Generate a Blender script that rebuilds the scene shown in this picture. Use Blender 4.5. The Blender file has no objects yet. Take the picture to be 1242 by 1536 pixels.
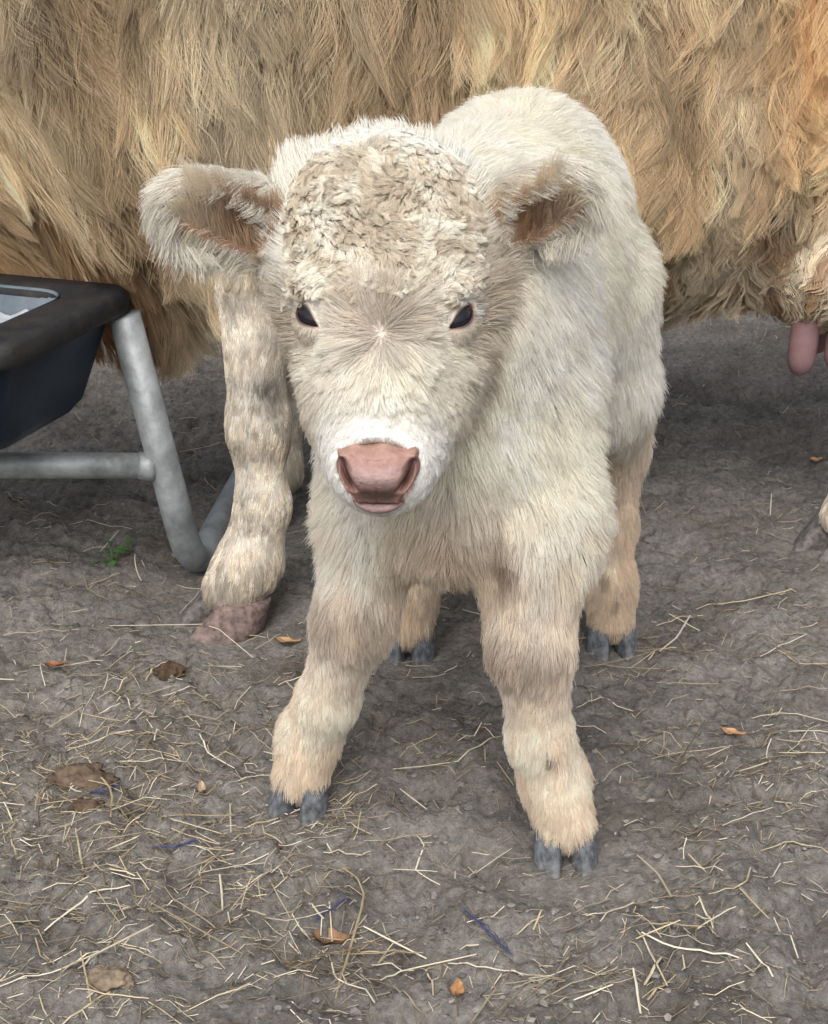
import bpy, math, random
import numpy as np
from mathutils import Vector, Matrix, kdtree

rng = np.random.default_rng(7)
random.seed(7)
R = math.radians
SC = bpy.context.scene

# ------------------------------------------------------------------ camera
CAM_H, PITCH, FPX = 0.90, R(22.0), 2400.0        # metres, radians, focal length in photo pixels (1242 x 1536)
cam = bpy.data.cameras.new('camera')
cam.sensor_width = 36.0
cam.lens = 36.0 * FPX / 1536.0
cam.clip_start = 0.02
cam.clip_end = 2000.0
camo = bpy.data.objects.new('camera', cam)
SC.collection.objects.link(camo)
camo.location = (0, 0, CAM_H)
camo.rotation_euler = (math.pi / 2 - PITCH, 0, 0)
SC.camera = camo

# ------------------------------------------------------------------ sky, sun, exposure (overcast)
SUN_EL, SUN_AZ = R(50), R(192)      # azimuth measured from +Y clockwise
world = bpy.data.worlds.new('World')
SC.world = world
world.use_nodes = True
wn = world.node_tree.nodes
wl = world.node_tree.links
bg = wn['Background']
sky = wn.new('ShaderNodeTexSky')
sky.sky_type = 'NISHITA'
sky.sun_disc = False
sky.sun_elevation = SUN_EL
sky.sun_rotation = SUN_AZ
sky.air_density = 1.0
sky.dust_density = 6.0
sky.ozone_density = 1.0
hs = wn.new('ShaderNodeHueSaturation')
hs.inputs['Saturation'].default_value = 0.35
wl.new(sky.outputs[0], hs.inputs['Color'])
wl.new(hs.outputs[0], bg.inputs['Color'])
bg.inputs['Strength'].default_value = 0.15

sun = bpy.data.lights.new('sun', 'SUN')
sun.energy = 1.5
sun.angle = R(60)
sun.color = (1.0, 0.985, 0.945)
suno = bpy.data.objects.new('sun', sun)
SC.collection.objects.link(suno)
sd = Vector((math.sin(SUN_AZ) * math.cos(SUN_EL), math.cos(SUN_AZ) * math.cos(SUN_EL), math.sin(SUN_EL)))
suno.rotation_euler = (-sd).to_track_quat('-Z', 'Y').to_euler()
suno.location = (0, 0, 6)

vs = SC.view_settings
vs.view_transform = 'Standard'
vs.look = 'None'
vs.gamma = 1.0
vs.exposure = 0.20
vs.use_curve_mapping = False
SC.cycles.use_adaptive_sampling = True
SC.cycles.adaptive_threshold = 0.02
SC.cycles.max_bounces = 7
SC.cycles.diffuse_bounces = 4
SC.cycles.transmission_bounces = 6
SC.cycles_curves.shape = 'RIBBONS'
SC.cycles_curves.subdivisions = 2

# ------------------------------------------------------------------ pixel helpers (photo pixels -> places)
CP, SP = math.cos(PITCH), math.sin(PITCH)


def ray(px, py):
    a = (px - 621.0) / FPX
    b = (768.0 - py) / FPX
    return np.array([a, CP + b * SP, -SP + b * CP])


def at(px, py, Y):
    d = ray(px, py)
    t = Y / d[1]
    return np.array([0, 0, CAM_H]) + d * t


def ground(px, py, z=0.0):
    d = ray(px, py)
    t = (z - CAM_H) / d[2]
    return np.array([0, 0, CAM_H]) + d * t


def pix(P):
    P = np.atleast_2d(P)
    v = P - np.array([0, 0, CAM_H])
    zz = v[:, 1] * CP - v[:, 2] * SP
    yy = v[:, 1] * SP + v[:, 2] * CP
    return np.stack([621 + FPX * v[:, 0] / zz, 768 - FPX * yy / zz], 1)


# ------------------------------------------------------------------ noise
def _hash(ix, iy, iz, seed):
    h = (ix * 374761393 + iy * 668265263 + iz * 2147483647 + seed * 144665) & 0xFFFFFFFF
    h = ((h ^ (h >> 13)) * 1274126177) & 0xFFFFFFFF
    h = (h ^ (h >> 16)) & 0xFFFF
    return h.astype(np.float64) / 65535.0


def vnoise(P, seed=0):
    P = np.asarray(P, float)
    i = np.floor(P).astype(np.int64)
    f = P - i
    f = f * f * (3 - 2 * f)
    out = 0
    for dx in (0, 1):
        wx = f[:, 0] if dx else 1 - f[:, 0]
        for dy in (0, 1):
            wy = f[:, 1] if dy else 1 - f[:, 1]
            for dz in (0, 1):
                wz = f[:, 2] if dz else 1 - f[:, 2]
                out = out + wx * wy * wz * _hash(i[:, 0] + dx, i[:, 1] + dy, i[:, 2] + dz, seed)
    return out


def fbm(P, octv=4, seed=0):
    s, a, tot = 0, 1.0, 0
    for k in range(octv):
        s = s + a * vnoise(np.asarray(P) * 2 ** k + 17.3 * k, seed + k)
        tot += a
        a *= 0.5
    return s / tot


def sstep(a, b, x):
    t = np.clip((x - a) / (b - a), 0, 1)
    return t * t * (3 - 2 * t)


def unit(v):
    return v / np.maximum(np.linalg.norm(v, axis=-1, keepdims=True), 1e-9)


# ------------------------------------------------------------------ object helpers
def link(o, parent=None):
    SC.collection.objects.link(o)
    if parent is not None:
        o.parent = parent
        o.matrix_parent_inverse = parent.matrix_basis.inverted()
    return o


def tag(o, label, cat, group=None):
    o['label'] = label
    o['category'] = cat
    if group:
        o['group'] = group
    return o


def empty(name, loc):
    o = bpy.data.objects.new(name, None)
    o.empty_display_size = 0.1
    o.location = Vector(loc)
    return link(o)


def mesh_obj(name, verts, faces, mat, parent=None, smooth=True, cols=None, origin=None):
    me = bpy.data.meshes.new(name)
    V = np.asarray(verts, float)
    if origin is not None:
        V = V - np.asarray(origin)
    if isinstance(faces, np.ndarray):
        n, k = faces.shape
        me.vertices.add(len(V))
        me.vertices.foreach_set('co', V.ravel())
        me.loops.add(n * k)
        me.loops.foreach_set('vertex_index', faces.astype(np.int32).ravel())
        me.polygons.add(n)
        me.polygons.foreach_set('loop_start', np.arange(n, dtype=np.int32) * k)
        me.update(calc_edges=True)
        me.validate()
    else:
        me.from_pydata([tuple(v) for v in V], [], [tuple(f) for f in faces])
    me.polygons.foreach_set('use_smooth', np.full(len(me.polygons), smooth, bool))
    if cols is not None:
        a = me.attributes.new('col', 'FLOAT_COLOR', 'POINT')
        c = np.ones((len(V), 4))
        c[:, :3] = cols
        a.data.foreach_set('color', c.ravel())
    me.materials.append(mat)
    o = bpy.data.objects.new(name, me)
    if origin is not None:
        o.location = Vector(origin)
    return link(o, parent)


# ------------------------------------------------------------------ materials
def new_mat(name):
    m = bpy.data.materials.new(name)
    m.use_nodes = True
    nt = m.node_tree
    return m, nt, nt.nodes['Principled BSDF']


def fur_mat(name, rough=0.55, trans=0.25, spec=0.25):
    m, nt, p = new_mat(name)
    at_ = nt.nodes.new('ShaderNodeAttribute')
    at_.attribute_name = 'col'
    nt.links.new(at_.outputs['Color'], p.inputs['Base Color'])
    p.inputs['Roughness'].default_value = rough
    p.inputs['Specular IOR Level'].default_value = spec
    tr = nt.nodes.new('ShaderNodeBsdfTranslucent')
    nt.links.new(at_.outputs['Color'], tr.inputs['Color'])
    mx = nt.nodes.new('ShaderNodeMixShader')
    mx.inputs[0].default_value = trans
    out = nt.nodes['Material Output']
    nt.links.new(p.outputs[0], mx.inputs[1])
    nt.links.new(tr.outputs[0], mx.inputs[2])
    nt.links.new(mx.outputs[0], out.inputs['Surface'])
    return m


def vcol_mat(name, rough=0.6, spec=0.3, bump=0.0, bscale=200.0, coat=0.0, mottle=0.0, mscale=60.0, sss=0.0):
    m, nt, p = new_mat(name)
    a = nt.nodes.new('ShaderNodeAttribute')
    a.attribute_name = 'col'
    col = a.outputs['Color']
    if mottle > 0:
        n = nt.nodes.new('ShaderNodeTexNoise')
        n.inputs['Scale'].default_value = mscale
        n.inputs['Detail'].default_value = 6
        tc = nt.nodes.new('ShaderNodeTexCoord')
        nt.links.new(tc.outputs['Object'], n.inputs['Vector'])
        mr = nt.nodes.new('ShaderNodeMapRange')
        mr.inputs['From Min'].default_value = 0.3
        mr.inputs['From Max'].default_value = 0.7
        mr.inputs['To Min'].default_value = 1 - mottle
        mr.inputs['To Max'].default_value = 1 + mottle
        nt.links.new(n.outputs['Fac'], mr.inputs['Value'])
        mu = nt.nodes.new('ShaderNodeVectorMath')
        mu.operation = 'SCALE'
        nt.links.new(col, mu.inputs[0])
        nt.links.new(mr.outputs[0], mu.inputs['Scale'])
        col = mu.outputs[0]
    nt.links.new(col, p.inputs['Base Color'])
    p.inputs['Roughness'].default_value = rough
    p.inputs['Specular IOR Level'].default_value = spec
    p.inputs['Coat Weight'].default_value = coat
    p.inputs['Coat Roughness'].default_value = 0.25
    if sss:
        p.inputs['Subsurface Weight'].default_value = sss
        p.inputs['Subsurface Radius'].default_value = (0.006, 0.002, 0.0012)
        p.inputs['Subsurface Scale'].default_value = 1.0
    if bump > 0:
        n2 = nt.nodes.new('ShaderNodeTexNoise')
        n2.inputs['Scale'].default_value = bscale
        n2.inputs['Detail'].default_value = 5
        tc2 = nt.nodes.new('ShaderNodeTexCoord')
        nt.links.new(tc2.outputs['Object'], n2.inputs['Vector'])
        b = nt.nodes.new('ShaderNodeBump')
        b.inputs['Strength'].default_value = bump
        b.inputs['Distance'].default_value = 0.002
        nt.links.new(n2.outputs['Fac'], b.inputs['Height'])
        nt.links.new(b.outputs[0], p.inputs['Normal'])
    return m


M_FUR = fur_mat('calf_hair', 0.6, 0.42, 0.2)
M_COWFUR = fur_mat('cow_hair', 0.45, 0.25, 0.35)
M_SKIN = vcol_mat('hide', 0.8, 0.1)
M_NOSE = vcol_mat('nose_skin', 0.50, 0.40, 0.6, 330.0, 0.0, 0.16, 160.0)
M_HOOF = vcol_mat('hoof_horn', 0.7, 0.25, 0.9, 180.0, 0.0, 0.55, 120.0)
M_STRAW = vcol_mat('straw', 0.5, 0.35, 0.2, 300.0, 0.0, 0.12, 120.0)
M_LEAF = vcol_mat('dry_leaf', 0.55, 0.3, 0.4, 250.0, 0.0, 0.25, 150.0)
M_TWINE = vcol_mat('twine_fibre', 0.45, 0.4, 0.0, 100, 0, 0.25, 300.0)
M_CLOD = vcol_mat('clod', 0.95, 0.1, 1.0, 220.0, 0.0, 0.35, 110.0)


def plain(name, col, rough, spec=0.4, metal=0.0):
    m, nt, p = new_mat(name)
    p.inputs['Base Color'].default_value = (*col, 1)
    p.inputs['Roughness'].default_value = rough
    p.inputs['Specular IOR Level'].default_value = spec
    p.inputs['Metallic'].default_value = metal
    return m, nt, p


def noisy(name, c1, c2, scale, rough, spec=0.4, metal=0.0, bump=0.3, bscale=80.0, stretch=(1, 1, 1), lo=0.35, hi=0.65):
    m, nt, p = plain(name, c1, rough, spec, metal)
    tc = nt.nodes.new('ShaderNodeTexCoord')
    mp = nt.nodes.new('ShaderNodeMapping')
    mp.inputs['Scale'].default_value = stretch
    nt.links.new(tc.outputs['Object'], mp.inputs['Vector'])
    n = nt.nodes.new('ShaderNodeTexNoise')
    n.inputs['Scale'].default_value = scale
    n.inputs['Detail'].default_value = 8
    n.inputs['Roughness'].default_value = 0.65
    nt.links.new(mp.outputs[0], n.inputs['Vector'])
    r = nt.nodes.new('ShaderNodeValToRGB')
    r.color_ramp.elements[0].position = lo
    r.color_ramp.elements[1].position = hi
    r.color_ramp.elements[0].color = (*c1, 1)
    r.color_ramp.elements[1].color = (*c2, 1)
    nt.links.new(n.outputs['Fac'], r.inputs[0])
    nt.links.new(r.outputs[0], p.inputs['Base Color'])
    n2 = nt.nodes.new('ShaderNodeTexNoise')
    n2.inputs['Scale'].default_value = bscale
    n2.inputs['Detail'].default_value = 6
    nt.links.new(mp.outputs[0], n2.inputs['Vector'])
    b = nt.nodes.new('ShaderNodeBump')
    b.inputs['Strength'].default_value = bump
    b.inputs['Distance'].default_value = 0.003
    nt.links.new(n2.outputs['Fac'], b.inputs['Height'])
    nt.links.new(b.outputs[0], p.inputs['Normal'])
    return m


# ------------------------------------------------------------------ ground
def ground_h(x, y):
    x = np.asarray(x, float)
    y = np.asarray(y, float)
    z0 = np.zeros_like(x)
    P = np.stack([x, y, z0], 1)
    far = 1.0 - sstep(3.5, 6.0, np.hypot(x, y - 1.5))
    h = (fbm(P * 3.2, 3, 3) - 0.5) * 0.050
    n1 = fbm(P * np.array([16, 16, 1]), 3, 11)
    h = h + (n1 - 0.5) * 0.034
    n2 = fbm(P * np.array([55, 55, 1]), 3, 23)
    h = h + (np.abs(n2 - 0.5) * 2 - 0.3) * -0.019
    n3 = fbm(P * np.array([32, 32, 1]) + 5.1, 2, 29)
    h = h - 0.010 * sstep(0.60, 0.75, n3)
    h = h + (vnoise(P * np.array([120, 120, 1]), 31) - 0.5) * 0.0075
    h = h * far
    # trodden flat, slightly sunk where the feet stand
    for fx, fy, fr in FEET:
        w = np.exp(-((x - fx) ** 2 + (y - fy) ** 2) / (2 * fr * fr))
        h = h * (1 - w) - 0.004 * w
    return h


FEET = [(0.147, 1.335, 0.05), (-0.116, 1.425, 0.05), (0.245, 1.78, 0.05), (-0.005, 1.765, 0.05),
        (-0.22, 1.84, 0.07), (0.60, 2.07, 0.07), (-0.297, 2.0, 0.05), (-0.28, 2.2, 0.06), (-0.17, 2.15, 0.07), (0.75, 2.36, 0.07)]


def axis_grid(a, b, step, out, ratio=1.35):
    g = list(np.arange(a, b + step / 2, step))
    s, v = step, g[-1]
    while v < out:
        s *= ratio
        v += s
        g.append(v)
    s, v = step, g[0]
    lo = []
    while v > -out:
        s *= ratio
        v -= s
        lo.append(v)
    return np.array(lo[::-1] + g)


def soil_mat():
    m, nt, p = plain('soil', (0.1, 0.09, 0.08), 0.95, 0.12)
    tc = nt.nodes.new('ShaderNodeTexCoord')

    def noise(scale, det=8, rough=0.6, dist=0.0):
        n = nt.nodes.new('ShaderNodeTexNoise')
        n.inputs['Scale'].default_value = scale
        n.inputs['Detail'].default_value = det
        n.inputs['Roughness'].default_value = rough
        n.inputs['Distortion'].default_value = dist
        nt.links.new(tc.outputs['Object'], n.inputs['Vector'])
        return n

    def ramp(src, stops):
        r = nt.nodes.new('ShaderNodeValToRGB')
        while len(r.color_ramp.elements) < len(stops):
            r.color_ramp.elements.new(0.5)
        for e, (q, c) in zip(r.color_ramp.elements, stops):
            e.position = q
            e.color = (*c, 1)
        nt.links.new(src, r.inputs[0])
        return r

    def mix(a, b, f, mode='MIX'):
        x = nt.nodes.new('ShaderNodeMix')
        x.data_type = 'RGBA'
        x.blend_type = mode
        if isinstance(f, float):
            x.inputs[0].default_value = f
        else:
            nt.links.new(f, x.inputs[0])
        nt.links.new(a, x.inputs[6])
        nt.links.new(b, x.inputs[7])
        return x.outputs[2]
    base = ramp(noise(7, 8, 0.62, 0.4).outputs['Fac'], [(0.3, (0.130, 0.120, 0.110)), (0.5, (0.212, 0.198, 0.184)), (0.72, (0.285, 0.268, 0.252))])
    fine = ramp(noise(120, 6, 0.7).outputs['Fac'], [(0.3, (0.55, 0.54, 0.53)), (0.5, (0.95, 0.95, 0.95)), (0.72, (1.4, 1.38, 1.35))])
    c = mix(base.outputs[0], fine.outputs[0], 1.0, 'MULTIPLY')
    br = ramp(noise(4.0, 5, 0.6).outputs['Fac'], [(0.52, (0, 0, 0)), (0.72, (1, 1, 1))])
    brown = nt.nodes.new('ShaderNodeRGB')
    brown.outputs[0].default_value = (0.130, 0.107, 0.083, 1)
    fm = nt.nodes.new('ShaderNodeMath')
    fm.operation = 'MULTIPLY'
    fm.inputs[1].default_value = 0.55
    nt.links.new(br.outputs[0], fm.inputs[0])
    c = mix(c, brown.outputs[0], fm.outputs[0])
    # chaff flecks
    vo = nt.nodes.new('ShaderNodeTexVoronoi')
    vo.inputs['Scale'].default_value = 130
    mp = nt.nodes.new('ShaderNodeMapping')
    mp.inputs['Scale'].default_value = (1.0, 2.2, 1)
    nt.links.new(tc.outputs['Object'], mp.inputs['Vector'])
    nt.links.new(mp.outputs[0], vo.inputs['Vector'])
    fl = ramp(vo.outputs['Distance'], [(0.10, (1, 1, 1)), (0.16, (0, 0, 0))])
    sel = ramp(noise(22, 3, 0.6).outputs['Fac'], [(0.5, (0, 0, 0)), (0.62, (0.6, 0.6, 0.6))])
    fmask = mix(fl.outputs[0], sel.outputs[0], 1.0, 'MULTIPLY')
    chaff = nt.nodes.new('ShaderNodeRGB')
    chaff.outputs[0].default_value = (0.34, 0.29, 0.21, 1)
    c = mix(c, chaff.outputs[0], fmask)
    nt.links.new(c, p.inputs['Base Color'])
    b1 = nt.nodes.new('ShaderNodeBump')
    b1.inputs['Strength'].default_value = 1.0
    b1.inputs['Distance'].default_value = 0.006
    nt.links.new(noise(95, 10, 0.7).outputs['Fac'], b1.inputs['Height'])
    b2 = nt.nodes.new('ShaderNodeBump')
    b2.inputs['Strength'].default_value = 0.7
    b2.inputs['Distance'].default_value = 0.012
    nt.links.new(noise(22, 8, 0.65, 0.6).outputs['Fac'], b2.inputs['Height'])
    nt.links.new(b1.outputs[0], b2.inputs['Normal'])
    nt.links.new(b2.outputs[0], p.inputs['Normal'])
    return m


gx = axis_grid(-0.95, 0.95, 0.0055, 400)
gy = axis_grid(0.95, 3.4, 0.0065, 400)
GX, GY = np.meshgrid(gx, gy)
gz = ground_h(GX.ravel(), GY.ravel())
nx, ny = len(gx), len(gy)
ii = np.arange(ny - 1)[:, None] * nx + np.arange(nx - 1)[None, :]
gf = np.stack([ii, ii + 1, ii + 1 + nx, ii + nx], -1).reshape(-1, 4)
gobj = mesh_obj('ground', np.stack([GX.ravel(), GY.ravel(), gz], 1), gf, soil_mat())
gobj['kind'] = 'structure'
gobj['label'] = 'trodden grey brown dirt littered with straw'


# ------------------------------------------------------------------ implicit bodies
class Body:
    """Smooth union of round cones and ellipsoids, meshed with surface nets."""

    def __init__(self):
        self.prims = []

    def cone(self, a, b, ra, rb, k=0.02, g=None):
        self.prims.append(('c', np.array(a, float), np.array(b, float), ra, rb, k, g, False))

    def chain(self, pts, k=0.02, g=None):
        for (a, ra), (b, rb) in zip(pts[:-1], pts[1:]):
            self.cone(a, b, ra, rb, k, g)

    def ell(self, c, r, axes=None, k=0.03, g=None, sub=False):
        A = np.eye(3) if axes is None else np.array(axes, float)   # rows are the local axes
        self.prims.append(('e', np.array(c, float), np.array(r, float), A, None, k, g, sub))

    @staticmethod
    def dist(p, P):
        if p[0] == 'c':
            _, a, b, ra, rb, *_ = p
            ab = b - a
            t = np.clip(((P - a) @ ab) / max(ab @ ab, 1e-12), 0, 1)
            return np.linalg.norm(P - a - t[:, None] * ab, axis=1) - (ra + t * (rb - ra))
        _, c, r, A, *_ = p
        q = (P - c) @ A.T
        k0 = np.linalg.norm(q / r, axis=1)
        k1 = np.linalg.norm(q / (r * r), axis=1)
        return k0 * (k0 - 1.0) / np.maximum(k1, 1e-9)

    def group_dist(self, P, g):
        d = np.full(len(P), 9.0)
        for p in self.prims:
            if p[6] == g and not p[7]:
                d = np.minimum(d, self.dist(p, P))
        return d

    def mesh(self, h):
        lo, hi = np.full(3, 9e9), np.full(3, -9e9)
        bbs = []
        for p in self.prims:
            if p[0] == 'c':
                r = max(p[3], p[4])
                a, b = np.minimum(p[1], p[2]) - r, np.maximum(p[1], p[2]) + r
            else:
                e = np.sqrt(((p[3] * p[2][:, None]) ** 2).sum(0))
                a, b = p[1] - e, p[1] + e
            bbs.append((a, b))
            if not p[7]:
                lo, hi = np.minimum(lo, a), np.maximum(hi, b)
        lo = lo - 4 * h
        n = np.ceil((hi + 4 * h - lo) / h).astype(int) + 1
        F = np.full(n, 0.2)
        for p, (a, b) in zip(self.prims, bbs):
            k = p[5]
            m = k + 3 * h
            i0 = np.maximum(np.floor((a - m - lo) / h).astype(int), 0)
            i1 = np.minimum(np.ceil((b + m - lo) / h).astype(int) + 1, n)
            ax = [lo[q] + h * np.arange(i0[q], i1[q]) for q in range(3)]
            G = np.stack(np.meshgrid(*ax, indexing='ij'), -1).reshape(-1, 3)
            d = self.dist(p, G).reshape([i1[q] - i0[q] for q in range(3)])
            sl = tuple(slice(i0[q], i1[q]) for q in range(3))
            cur = F[sl]
            if p[7]:
                hh = np.clip(0.5 - 0.5 * (cur + d) / k, 0, 1)
                F[sl] = cur * (1 - hh) + (-d) * hh + k * hh * (1 - hh)
            else:
                hh = np.clip(0.5 + 0.5 * (d - cur) / k, 0, 1)
                F[sl] = d * (1 - hh) + cur * hh - k * hh * (1 - hh)
        # surface nets
        S = F < 0
        c = [S[i:n[0] - 1 + i, j:n[1] - 1 + j, l:n[2] - 1 + l] for i in (0, 1) for j in (0, 1) for l in (0, 1)]
        cnt = sum(x.astype(np.int8) for x in c)
        act = (cnt > 0) & (cnt < 8)
        idx = np.full(act.shape, -1, np.int64)
        cells = np.argwhere(act)
        idx[act] = np.arange(len(cells))
        acc = np.zeros((len(cells), 3))
        num = np.zeros(len(cells))
        corners = [(i, j, l) for i in (0, 1) for j in (0, 1) for l in (0, 1)]
        vals = [F[cells[:, 0] + i, cells[:, 1] + j, cells[:, 2] + l] for i, j, l in corners]
        for q1, c1 in enumerate(corners):
            for q2, c2 in enumerate(corners):
                if q2 > q1 and sum(abs(u - v) for u, v in zip(c1, c2)) == 1:
                    f1, f2 = vals[q1], vals[q2]
                    cr = (f1 < 0) != (f2 < 0)
                    t = np.where(cr, f1 / np.where(cr, f1 - f2, 1), 0)
                    pt = np.array(c1) + t[:, None] * (np.array(c2) - np.array(c1))
                    acc += np.where(cr[:, None], pt, 0)
                    num += cr
        V = lo + h * (cells + acc / num[:, None])
        faces = []
        for axd in range(3):
            u, v = (axd + 1) % 3, (axd + 2) % 3
            s0 = [slice(1, -1)] * 3
            s1 = [slice(1, -1)] * 3
            s0[axd] = slice(0, n[axd] - 1)
            s1[axd] = slice(1, n[axd])
            A_, B_ = S[tuple(s0)], S[tuple(s1)]
            for flip, msk in ((False, A_ & ~B_), (True, ~A_ & B_)):
                e = np.argwhere(msk)
                if not len(e):
                    continue
                off = np.array([1, 1, 1])
                off[axd] = 0
                e = e + off
                q = []
                for du, dv in ((1, 1), (0, 1), (0, 0), (1, 0)):
                    ee = e.copy()
                    ee[:, u] -= du
                    ee[:, v] -= dv
                    q.append(idx[ee[:, 0], ee[:, 1], ee[:, 2]])
                q = np.stack(q, 1)
                faces.append(q[:, ::-1] if flip else q)
        Fc = np.concatenate(faces)
        Fc = Fc[(Fc >= 0).all(1)]
        return V, Fc


def vnormals(V, F):
    fn = np.cross(V[F[:, 2]] - V[F[:, 0]], V[F[:, 3]] - V[F[:, 1]])
    N = np.zeros_like(V)
    for k in range(4):
        np.add.at(N, F[:, k], fn)
    return unit(N)


def relax(V, F, it=2):
    for _ in range(it):
        acc = np.zeros_like(V)
        num = np.zeros(len(V))
        for k in range(4):
            a, b = F[:, k], F[:, (k + 1) % 4]
            np.add.at(acc, a, V[b])
            np.add.at(acc, b, V[a])
            np.add.at(num, a, 1)
            np.add.at(num, b, 1)
        V = 0.5 * V + 0.5 * acc / num[:, None]
    return V


def sample(V, F, N, n, weight=None):
    T = np.concatenate([F[:, [0, 1, 2]], F[:, [0, 2, 3]]])
    a, b, c = V[T[:, 0]], V[T[:, 1]], V[T[:, 2]]
    ar = np.linalg.norm(np.cross(b - a, c - a), axis=1) * 0.5
    if weight is not None:
        ar = ar * weight((a + b + c) / 3, unit(N[T[:, 0]] + N[T[:, 1]] + N[T[:, 2]]))
    cdf = np.cumsum(ar)
    t = np.searchsorted(cdf, rng.random(n) * cdf[-1])
    r1, r2 = np.sqrt(rng.random(n)), rng.random(n)
    w = np.stack([1 - r1, r1 * (1 - r2), r1 * r2], 1)[:, :, None]
    P = (V[T[t]] * w).sum(1)
    Nn = unit((N[T[t]] * w).sum(1))
    return P, Nn


def nearest(src, dst):
    kd = kdtree.KDTree(len(dst))
    for i, p in enumerate(dst):
        kd.insert(p, i)
    kd.balance()
    return np.array([kd.find(p)[1] for p in src])


def grow(P, Nn, comb, L, lift, tiplift, droop, K, clumps, jit=0.15, curl=None, wave=None):
    """Hair polylines. clumps = [(guide fraction, strength, power)], strength scalar or per-hair."""
    n = len(P)
    tg = unit(comb - (comb * Nn).sum(1, keepdims=True) * Nn)
    lift = np.broadcast_to(lift, n)[:, None]
    tiplift = np.broadcast_to(tiplift, n)[:, None]
    droop = np.broadcast_to(droop, n)[:, None]
    d0 = unit(lift * Nn + (1 - lift) * tg + rng.normal(0, 1, (n, 3)) * jit)
    d1 = unit(tiplift * Nn + (1 - tiplift) * tg + rng.normal(0, 1, (n, 3)) * jit + droop * np.array([0, 0, -1.0]))
    t = np.linspace(0, 1, K)[None, :, None]
    Q = P[:, None] + L[:, None, None] * (d0[:, None] * t + (d1 - d0)[:, None] * t * t * 0.5)
    for gi, (fr, st, pw) in enumerate(clumps):
        m = max(8, int(n * fr))
        gsel = rng.choice(n, m, replace=False)
        near = nearest(P, P[gsel])
        g = gsel[near]
        if gi == 0:
            global CLUMP_RAND
            CLUMP_RAND = rng.normal(1.0, 0.12, n)[g]
        else:
            CLUMP_RAND = CLUMP_RAND * rng.normal(1.0, 0.12, n)[g]
        G = Q[g].copy()
        if curl is not None and gi == 0:
            rad, turns = curl
            ph = rng.random(n)[g] * 6.283
            hand = np.where(rng.random(n)[g] < 0.5, -1, 1)
            a = unit(np.cross(d0[g], rng.normal(0, 1, (n, 3))[g]))
            b = np.cross(unit(d0[g]), a)
            ang = ph[:, None] + hand[:, None] * 6.283 * turns * t[0, :, 0][None]
            rr = (np.broadcast_to(rad, n)[g])[:, None] * np.sqrt(t[0, :, 0])[None]
            hx = a[:, None] * (np.cos(ang) * rr)[..., None] + b[:, None] * (np.sin(ang) * rr)[..., None]
            hx -= hx[:, :1]
            G = G + hx
        s = np.broadcast_to(st, n)[:, None, None] * t ** pw
        Q = Q * (1 - s) + G * s
    if wave is not None:
        amp, freq = wave
        off = (vnoise(P * 14, 77) * 14)[:, None]
        wv = np.sin(off + 6.283 * freq * t[0, :, 0][None] + rng.normal(0, 0.22, n)[:, None]) * amp * t[0, :, 0][None]
        side = unit(np.cross(tg, Nn))
        Q = Q + side[:, None] * wv[..., None]
    return Q


def hair_obj(name, Q, col, rad, mat, parent, tip=0.25):
    n, K, _ = Q.shape
    cu = bpy.data.hair_curves.new(name)
    cu.add_curves([K] * n)
    cu.attributes['position'].data.foreach_set('vector', Q.astype(np.float32).ravel())
    ra = cu.attributes.get('radius') or cu.attributes.new('radius', 'FLOAT', 'POINT')
    t = np.linspace(0, 1, K)[None]
    rr = np.broadcast_to(rad, n)[:, None] * (1 - (1 - tip) * t ** 1.5)
    ra.data.foreach_set('value', rr.astype(np.float32).ravel())
    ca = cu.attributes.new('col', 'FLOAT_COLOR', 'CURVE')
    c = np.ones((n, 4), np.float32)
    c[:, :3] = np.clip(col, 0.004, 0.95)
    ca.data.foreach_set('color', c.ravel())
    cu.materials.append(mat)
    o = bpy.data.objects.new(name, cu)
    return link(o, parent)


def mixc(a, b, t):
    t = np.asarray(t)[..., None]
    return a * (1 - t) + b * t


# ================================================================== THE CALF
calf = empty('calf', (0.06, 1.52, 0.0))
tag(calf, 'fluffy cream white calf with curly forehead and pink nose standing on the dirt', 'calf')
CB = Body()
yaw = math.atan2(0.10, 0.43)
bx = np.array([[math.cos(yaw), -math.sin(yaw), 0], [math.sin(yaw), math.cos(yaw), 0], [0, 0, 1]])   # rows: right, back, up
CB.ell((0.040, 1.445, 0.47), (0.112, 0.125, 0.185), bx, 0.05, 'body')
CB.ell((0.080, 1.60, 0.485), (0.118, 0.20, 0.175), bx, 0.05, 'body')
CB.ell((0.115, 1.72, 0.520), (0.112, 0.125, 0.152), bx, 0.05, 'body')
CB.ell((0.030, 1.375, 0.41), (0.085, 0.07, 0.125), bx, 0.05, 'body')
CB.cone((0.035, 1.43, 0.53), (-0.012, 1.315, 0.555), 0.105, 0.085, 0.05, 'body')
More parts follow.
